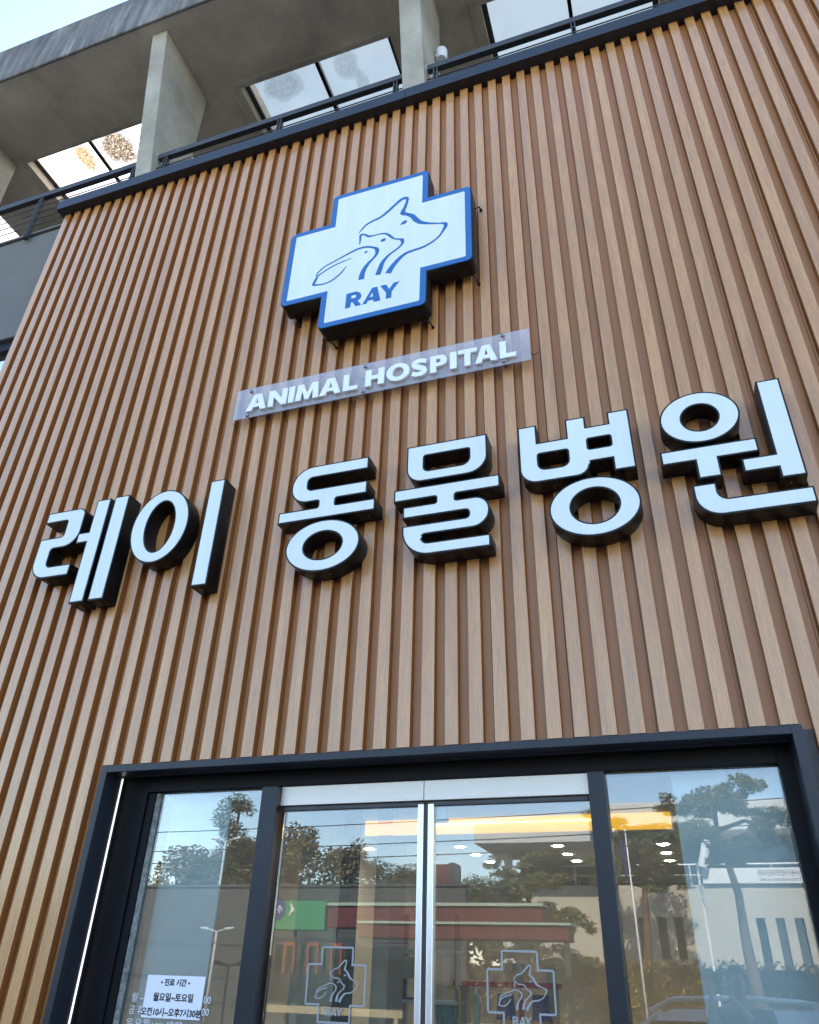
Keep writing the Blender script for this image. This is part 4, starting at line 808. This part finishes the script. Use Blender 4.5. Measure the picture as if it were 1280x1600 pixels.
for i, (z, s) in enumerate(((4.0, .5), (4.35, .45), (4.9, .5))):
    pts = [(-26 + k * 4, -15 - i * .3, z + s * ((k - 4) / 4) ** 2 * .6 + (k - 4) * .02) for k in range(9)]
    tag(MB().tube(pts, .012, 6).put('overhead_cable', M['black'], smooth=True), ('lowest', 'middle', 'topmost')[i] + ' of three black overhead cables across the street', 'cable', 'overhead cables')
for x in (-26, 6): tag(MB().tube([(x, -15.3, -.13), (x, -15.3, 6.6)], [.16, .11], 12).box(x - .05, x + .05, -16.2, -14.7, 5.0, 5.1).put('utility_pole', M['parapet']), 'concrete utility pole carrying the cables ' + ('far left' if x < 0 else 'far right') + ' of the street', 'pole', 'utility poles')
# parked white car
car = thing('parked_car', 'white car parked at the near kerb, its roof mirrored in the right window', 'car', (3.0, -7.0, -.14))
M['carpaint'] = mat('white_car_paint', (0.76, 0.76, 0.76), 0.18, 0, 0.5, coat=0.8); M['tyre'] = mat('tyre_rubber', (0.02, 0.02, 0.02), 0.8)
side = [(.95, .12), (.95, .48), (1.05, .68), (1.75, .80), (2.05, .84), (4.65, .88), (5.15, .82), (5.2, .5), (5.15, .12)]
def extr(side, y0, y1, ins):
    mb = MB(); n = len(side); mb.v = [(x, y0, z) for x, z in side] + [(x, y1, z) for x, z in side]; mb.f = [list(range(n)), list(range(n, 2 * n))[::-1]] + [[i, (i + 1) % n, n + (i + 1) % n, n + i] for i in range(n)]; return mb
extr(side, -8.0, -6.3, 0).put('body', M['carpaint'], car, bevel=.06)
cab = [(1.85, .83), (2.35, 1.20), (4.35, 1.24), (4.75, .87)]
cm = MB(); b0 = [(x, y, z) for x, z in cab for y in (-7.9, -6.4)]
cm.hexa([(1.8, -7.92, .83), (4.85, -7.92, .87), (4.85, -6.38, .87), (1.8, -6.38, .83)], [(2.42, -7.72, 1.22), (4.30, -7.72, 1.26), (4.30, -6.58, 1.26), (2.42, -6.58, 1.22)])
cm.put('window', M['darkglass'], car, bevel=.05)
for y in (-7.70, -6.60): MB().tube([(2.35, y, 1.26), (2.6, y, 1.375), (3.4, y, 1.41), (4.1, y, 1.385), (4.3, y, 1.29)], .022, 8).put('roof_rail', M['carpaint'], car, smooth=True)
rf_ = MB().hexa([(2.26, -7.80, 1.165), (4.44, -7.80, 1.20), (4.44, -6.50, 1.20), (2.26, -6.50, 1.165)], [(2.62, -7.6, 1.285), (4.15, -7.6, 1.31), (4.15, -6.7, 1.31), (2.62, -6.7, 1.285)]).put('roof', M['carpaint'], car, bevel=.03)
for (xa, xb, za, zb2) in ((1.86, 2.42, .85, 1.225), (3.3, 3.34, .86, 1.24), (4.32, 4.8, 1.25, .88)):
    MB().tube([(xa, -6.39, za), (xb, -6.56, zb2)], .03, 8).tube([(xa, -7.91, za), (xb, -7.74, zb2)], .03, 8).put('pillar', M['carpaint'], car)
for x in (1.75, 4.4):
    for y in (-7.9, -6.4):
        w = MB().tube([(x, y - .1, .18), (x, y + .1, .18)], .31, 28).put('wheel', M['tyre'], car); MB().tube([(x, y - .105, .18), (x, y + .105, .18)], .19, 20).put('rim', M['alu'], w)
for y in (-6.2, -8.1): MB().tube([(2.25, y * 1.0, .92), (2.45, y, .93)], [.05, .08], 12).put('mirror', M['carpaint'], car, bevel=.01)

car.location.z += 0.06
# ------------------------------------------------------------------ the photographer, mirrored faintly in the right window
M['skin'] = mat('skin', (0.50, 0.31, 0.22), 0.5); M['coat'] = mat('dark_padded_coat', (0.022, 0.024, 0.032), 0.75, 0, 0.3, 0.2, (9, 9, 9)); M['hair'] = mat('black_hair', (0.012, 0.010, 0.009), 0.5); M['trouser'] = mat('dark_trousers', (0.03, 0.03, 0.04), 0.8)
def skin_mesh(name, nodes, edges, m, parent, sub=1):
    me = bpy.data.meshes.new(name); me.from_pydata([n[0] for n in nodes], edges, []); me.update()
    o = bpy.data.objects.new('tmp', me); COL.objects.link(o); o.modifiers.new('s', 'SKIN')
    if not me.skin_vertices: me.attributes.new('skin', 'FLOAT', 'POINT')
    for i, n in enumerate(nodes): sv = me.skin_vertices[0].data[i]; sv.radius = n[1] if isinstance(n[1], tuple) else (n[1], n[1]); sv.use_root = (i == 0)
    su = o.modifiers.new('u', 'SUBSURF'); su.levels = sub + 1; su.render_levels = sub + 1
    dg = bpy.context.evaluated_depsgraph_get(); out = bpy.data.meshes.new_from_object(o.evaluated_get(dg)); bpy.data.objects.remove(o)
    out.materials.clear(); out.name = name; return link(name, out, m, parent, smooth=True)
PX, PY = 3.27, -4.02
per = thing('person', 'person in a dark coat holding up a phone to photograph the clinic', 'person', (PX, PY, 0))
V = lambda x, y, z: (PX + x, PY + y, z)
body = skin_mesh('body', [(V(0, 0, .92), (.15, .11)), (V(0, .0, 1.12), (.15, .11)), (V(0, .0, 1.30), (.18, .12)), (V(0, -.01, 1.40), (.12, .09)), (V(0, 0, 1.47), .055), (V(0, .01, 1.53), .06), (V(0, .02, 1.62), (.078, .095)), (V(0, .02, 1.69), (.055, .07)),
    (V(-.19, 0, 1.38), .058), (V(-.25, .13, 1.20), .05), (V(-.24, .26, 1.42), .036), (V(-.22, .30, 1.52), .026), (V(.19, 0, 1.38), .058), (V(.22, .12, 1.18), .05), (V(.02, .25, 1.40), .036), (V(-.09, .30, 1.52), .026),
    (V(-.10, 0, .84), .095), (V(-.11, .02, .48), .065), (V(-.12, -.02, .10), .045), (V(-.13, .10, .04), .04), (V(.10, 0, .84), .095), (V(.11, .02, .48), .065), (V(.12, -.02, .10), .045), (V(.13, .10, .04), .04)],
    [(0, 1), (1, 2), (2, 3), (3, 4), (4, 5), (5, 6), (6, 7), (3, 8), (8, 9), (9, 10), (10, 11), (3, 12), (12, 13), (13, 14), (14, 15), (0, 16), (16, 17), (17, 18), (18, 19), (0, 20), (20, 21), (21, 22), (22, 23)], M['skin'], per, 1)
skin_mesh('coat', [(V(0, 0, .78), (.19, .14)), (V(0, 0, 1.0), (.18, .14)), (V(0, 0, 1.28), (.205, .145)), (V(0, -.01, 1.39), (.15, .11)), (V(0, 0, 1.44), (.085, .085)), (V(-.20, 0, 1.37), .078), (V(-.25, .13, 1.20), .068), (V(-.242, .24, 1.39), .05), (V(.20, 0, 1.37), .078), (V(.22, .12, 1.18), .068), (V(.04, .235, 1.38), .05)],
    [(0, 1), (1, 2), (2, 3), (3, 4), (3, 5), (5, 6), (6, 7), (3, 8), (8, 9), (9, 10)], M['coat'], per, 1)
skin_mesh('trousers', [(V(0, 0, .88), (.16, .12)), (V(-.10, 0, .80), .11), (V(-.11, .02, .48), .085), (V(-.12, -.02, .09), .075), (V(.10, 0, .80), .11), (V(.11, .02, .48), .085), (V(.12, -.02, .09), .075)], [(0, 1), (1, 2), (2, 3), (0, 4), (4, 5), (5, 6)], M['trouser'], per, 1)
hairm = MB()
for i in range(8):
    for j in range(16):
        f = lambda a, b: V(.093 * math.sin(a) * math.cos(b), .005 + .112 * math.sin(a) * math.sin(b), 1.635 + .115 * math.cos(a))
        a0, a1 = i / 8 * 1.75, (i + 1) / 8 * 1.75; b0, b1 = j / 16 * 6.283, (j + 1) / 16 * 6.283
        if i > 3 and math.sin((b0 + b1) / 2) > .35: continue
        hairm.quad(f(a0, b0), f(a1, b0), f(a1, b1), f(a0, b1))
hairm.put('hair', M['hair'], per, smooth=True)
for hx, sg in ((-.215, 1), (-.095, -1)):
    for k in range(4):
        z = 1.545 + k * .02; L = (.062, .07, .066, .054)[k]
        skin_mesh('finger', [(V(hx, .30, z - .01), .009), (V(hx - sg * .012, .318, z), .0085), (V(hx + sg * L * .35, .330, z + .004), .008), (V(hx + sg * L * .7, .326, z + .006), .0065)], [(0, 1), (1, 2), (2, 3)], M['skin'], body, 0)
    skin_mesh('thumb', [(V(hx, .295, 1.535), .011), (V(hx + sg * .02, .300, 1.55), .010), (V(hx + sg * .045, .303, 1.575), .008)], [(0, 1), (1, 2)], M['skin'], body, 0)
ph = thing('mobile_phone', 'black mobile phone held up in both hands', 'phone', (3.11, -3.71, 1.53))
MB().box(3.075, 3.150, -3.708, -3.700, 1.53, 1.69).put('phone_body', M['black'], ph, bevel=.003); MB().box(3.079, 3.146, -3.7095, -3.7083, 1.536, 1.684).put('screen', M['darkglass'], ph)
